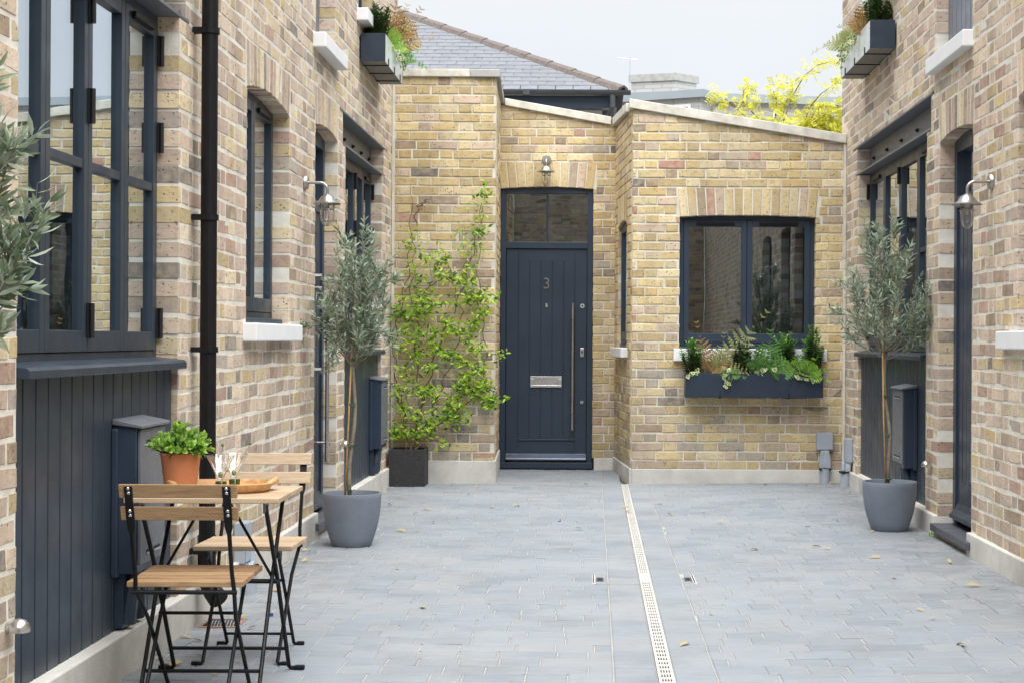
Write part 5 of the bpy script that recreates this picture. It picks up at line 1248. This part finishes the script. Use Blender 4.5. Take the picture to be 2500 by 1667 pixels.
for (xa, xb) in ((-11, -4.03), (-4.0, -1.02), (-1.0, XE + .1)):
    vs = [(xa, gy + a, gz_ + b) for a, b in pr2] + [(xb, gy + a, gz_ + b) for a, b in pr2]; m = len(pr2)
    o.add(vs, [(i, (i + 1) % m, m + (i + 1) % m, m + i) for i in range(m)] + [tuple(range(m)), tuple(range(2 * m - 1, m - 1, -1))])
for xx in (-4.015, -1.01): o.box((xx - .05, gy - .075, gz_ - .075), (xx + .05, gy + .075, gz_ + .005))
o.build('gutter', M['gutter'], hs)
o = MB(); px_ = XE - .17; o.tube([(px_, gy, ZE - .06), (px_, gy, ZE - .24), (px_ - .02, gy + .05, ZE - .30), (px_ - .12, gy + .2, ZE - .40), (px_ - .15, gy + .27, ZE - .47), (px_ - .15, gy + .29, ZE - .55), (px_ - .15, gy + .29, 0)], .042, 14); o.build('downpipe', M['gutter'], hs)

# ---------------------------------------------------------------- pale brick block far behind
t = NT('pale glazed brick'); t.set(Roughness=.6)
br = t.n('ShaderNodeTexBrick'); br.inputs['Scale'].default_value = 1.; br.inputs['Brick Width'].default_value = .30; br.inputs['Row Height'].default_value = .10; br.inputs['Mortar Size'].default_value = .006
br.inputs['Color1'].default_value = (.46, .455, .435, 1); br.inputs['Color2'].default_value = (.40, .40, .385, 1); br.inputs['Mortar'].default_value = (.25, .25, .25, 1)
mpn = t.n('ShaderNodeMapping'); mpn.inputs['Rotation'].default_value = (R(90), 0, 0); cmb = t.n('ShaderNodeCombineXYZ'); sp = t.n('ShaderNodeSeparateXYZ'); t.l(t.obj(), sp.inputs[0])
t.l(t.math('ADD', sp.outputs[0], sp.outputs[1]), cmb.inputs[0]); t.l(sp.outputs[2], cmb.inputs[1]); t.l(cmb.outputs[0], br.inputs['Vector']); t.col(br.outputs['Color']); M['pale_brick'] = t.m
ob = wthing('office_block', 'pale brick flat roofed block far behind with grey metal fascia and rooftop tower', 'building', (3, 39, 0))
C0 = Vector((2.57, 38, 0)); dl_v = Vector((-.897, .44, 0)).normalized(); dr_v = Vector((.44, .897, 0)).normalized()
def zz(y, Y): return H + (829 - y) * Y / FPX
zf1 = zz(216, 38); zf0 = zz(235, 38)
def block(name, P, a, la, b, lb_, z0, z1, mat, par):
    o = MB(); p = [P, P + b * lb_, P + b * lb_ + a * la, P + a * la]; o.hexa([Vector((q.x, q.y, z0)) for q in p] + [Vector((q.x, q.y, z1)) for q in p]); return o.build(name, M[mat], par)
bd = block('wall', C0 + dl_v * .12 + dr_v * .12, dl_v, 9, dr_v, .62, 0, zf0, 'pale_brick', ob)
block('fascia', C0, dl_v, 9, dr_v, .66, zf0 - .0, zf1, 'cladding', ob)
P2 = C0 + dr_v * .66 - dl_v * .0; wv = Vector((1, .18, 0)).normalized(); wn_ = Vector((-.18, 1, 0)).normalized()
P2 = Vector((2.86, 38.58, 0))
block('wall', P2 + wn_ * .15, wn_, 8, wv, 9, 0, zz(248, 38.7), 'pale_brick', ob)
block('fascia', P2, wn_, 8.3, wv, 9, zz(248, 38.7), zz(228, 38.7), 'cladding', ob)
# tower
T0 = Vector((2.02, 40.5, 0)); ta = Vector((-.95, .31, 0)).normalized(); tb_ = Vector((.75, .66, 0)).normalized()
block('tower', T0, ta, 1.15, tb_, .75, zf1 - .3, zz(196, 40.5), 'pale_brick', ob)
block('tower_coping', T0 - ta * .04 - tb_ * .04, ta, 1.23, tb_, .83, zz(196, 40.5), zz(178, 40.5), 'coping_grey', ob)
block('tower_base', T0 - ta * .06 - tb_ * .06, ta, 1.27, tb_, .87, zf1 - .3, zz(222, 40.5), 'cladding', ob)
def bwin(P, a, n_, u, wdt, ytop, ybot, Yd):
    F = Frame(P, a, n_); o = MB(); o.fbox(F, u, u + wdt, zz(ybot, Yd), zz(ytop, Yd), -.1, .02); w_ = o.build('window', M['white'], ob)
    o = MB(); o.fbox(F, u + .06, u + wdt - .06, zz(ybot, Yd) + .05, zz(ytop, Yd) - .07, .0, .025); o.build('pane', M['glass'], w_)
    o = MB(); o.fbox(F, u + .055, u + wdt - .055, zz(ybot, Yd) + .045, zz(ytop, Yd) - .065, .005, .021); o.build('blind', M['cladding'], w_)
nf = Vector((-dl_v.y, dl_v.x, 0)); nf = -nf if nf.y > 0 else nf
bwin(C0 + dl_v * .12 + dr_v * .12, dl_v, nf, .26, .42, 249, 290, 38)
bwin(C0 + dl_v * .12 + dr_v * .12, dl_v, nf, 2.0, .36, 257, 300, 39)
bwin(P2 + wn_ * .15, wv, -wn_, 1.5, .28, 264, 300, 39); bwin(P2 + wn_ * .15, wv, -wn_, 2.55, .28, 264, 300, 39)
o = MB(); q = D(1440, 165, 40); o.tube([(q.x, 40, zf1 - .5), (q.x, 40, zz(140, 40))], .007, 5); q2 = zz(143, 40)
o.tube([(q.x - .3, 40, q2 + .02), (q.x + .2, 40.1, q2 - .01)], .005, 5)
for k in range(7): o.tube([(q.x - .28 + k * .075, 39.85, q2 + .015), (q.x - .28 + k * .075, 40.2, q2 + .015)], .003, 4)
tag(o.build('television_aerial', M['chrome']), 'thin rooftop television aerial against the white sky', 'aerial')

# ---------------------------------------------------------------- golden tree behind the end wall
gt = thing('golden_tree', 'feathery golden yellow tree rising behind the sloping end wall coping', 'tree', (3.88, 33, 0)); st, lf = MB(), MB()
tk = MB(); tk.tube([(0, 0, 0), (.05, 0, 1.5), (0, .05, 2.9), (.08, .0, 4.1)], [.14, .12, .10, .075], 10); tk.build('trunk', M['bark'], gt, smooth=True)
def tp3(xD, yD): q = D(xD, yD, 33 + rng.uniform(-.5, .5)); return Vector((q.x - 3.88, q.y - 33, q.z))
rs = random.Random(5)
limbs = [[(1760, 330), (1730, 290), (1690, 250), (1660, 225), (1640, 215)], [(1775, 330), (1745, 280), (1700, 230), (1702, 205), (1720, 190)], [(1790, 330), (1785, 290), (1800, 230), (1815, 200), (1800, 185)],
         [(1785, 330), (1795, 270), (1815, 215), (1840, 170), (1870, 145), (1905, 135)], [(1820, 330), (1840, 280), (1855, 240), (1880, 210), (1915, 185), (1928, 170)], [(1840, 330), (1870, 280), (1900, 245), (1925, 240)],
         [(1800, 330), (1760, 300), (1720, 285), (1690, 280)], [(1830, 330), (1880, 300), (1915, 285), (1928, 300)], [(1770, 330), (1775, 260), (1778, 225), (1770, 205)], [(1850, 330), (1890, 290), (1900, 265), (1928, 258)], [(1790, 330), (1820, 300), (1850, 285), (1870, 270)], [(1830, 320), (1850, 300), (1890, 300), (1925, 290)],
         [(1840, 330), (1845, 290), (1868, 250), (1885, 235)], [(1760, 330), (1700, 300), (1670, 270)], [(1860, 335), (1950, 290), (1985, 250)], [(1870, 335), (1960, 310), (2000, 280)]]
def pinn(p, d, ln):
    d = d.normalized(); n_ = (rv() * .6 + Vector((0, -.6, .8))).normalized(); sd_ = d.cross(n_).normalized(); m = 7
    for k in range(m):
        q = p + d * ln * (k + .5) / m + Vector((0, 0, -.25 * ln * ((k + .5) / m) ** 2))
        for s in (-1, 1): lf.leaf(q, sd_ * s + d * .35, n_, ln * .30, ln * .10, curl=.1)
for lb_ in limbs:
    P = [Vector((.08, 0, 4.0))] + [tp3(*c) for c in lb_]; st.tube(P, [.03] + [.015 - .011 * i / len(lb_) for i in range(len(lb_))], 6, cap=False)
    for i in range(2, len(P)):
        for k in range(int(11 + (10 if P[i].z < 5.9 else 0))):
            g = rs.random(); p = P[i - 1].lerp(P[i], g) + rv() * .11
            if i == 2 and g < .2: continue
            pinn(p, rv() + Vector((0, -.2, -.15)) + (P[i] - P[i - 1]).normalized() * .7, rs.uniform(.16, .30))
    for k in range(9): pinn(P[-1] + rv() * .1, rv() + Vector((0, 0, -.3)), rs.uniform(.16, .29))
for k in range(330):
    p = tp3(rs.uniform(1680, 2060), rs.uniform(255, 360))
    if p.x + 3.88 < 2.8 and p.z > 5.7: continue
    pinn(p, rv(), rs.uniform(.16, .3))
st.build('limbs', M['twig'], gt, recalc=False); lf.build('crown', M['gold'], gt, recalc=False)

# things whose parts were modelled in place
bpy.context.view_layer.update()
for o in WORLD:
    inv = o.matrix_world.inverted()
    for ch in o.children: ch.matrix_parent_inverse = inv
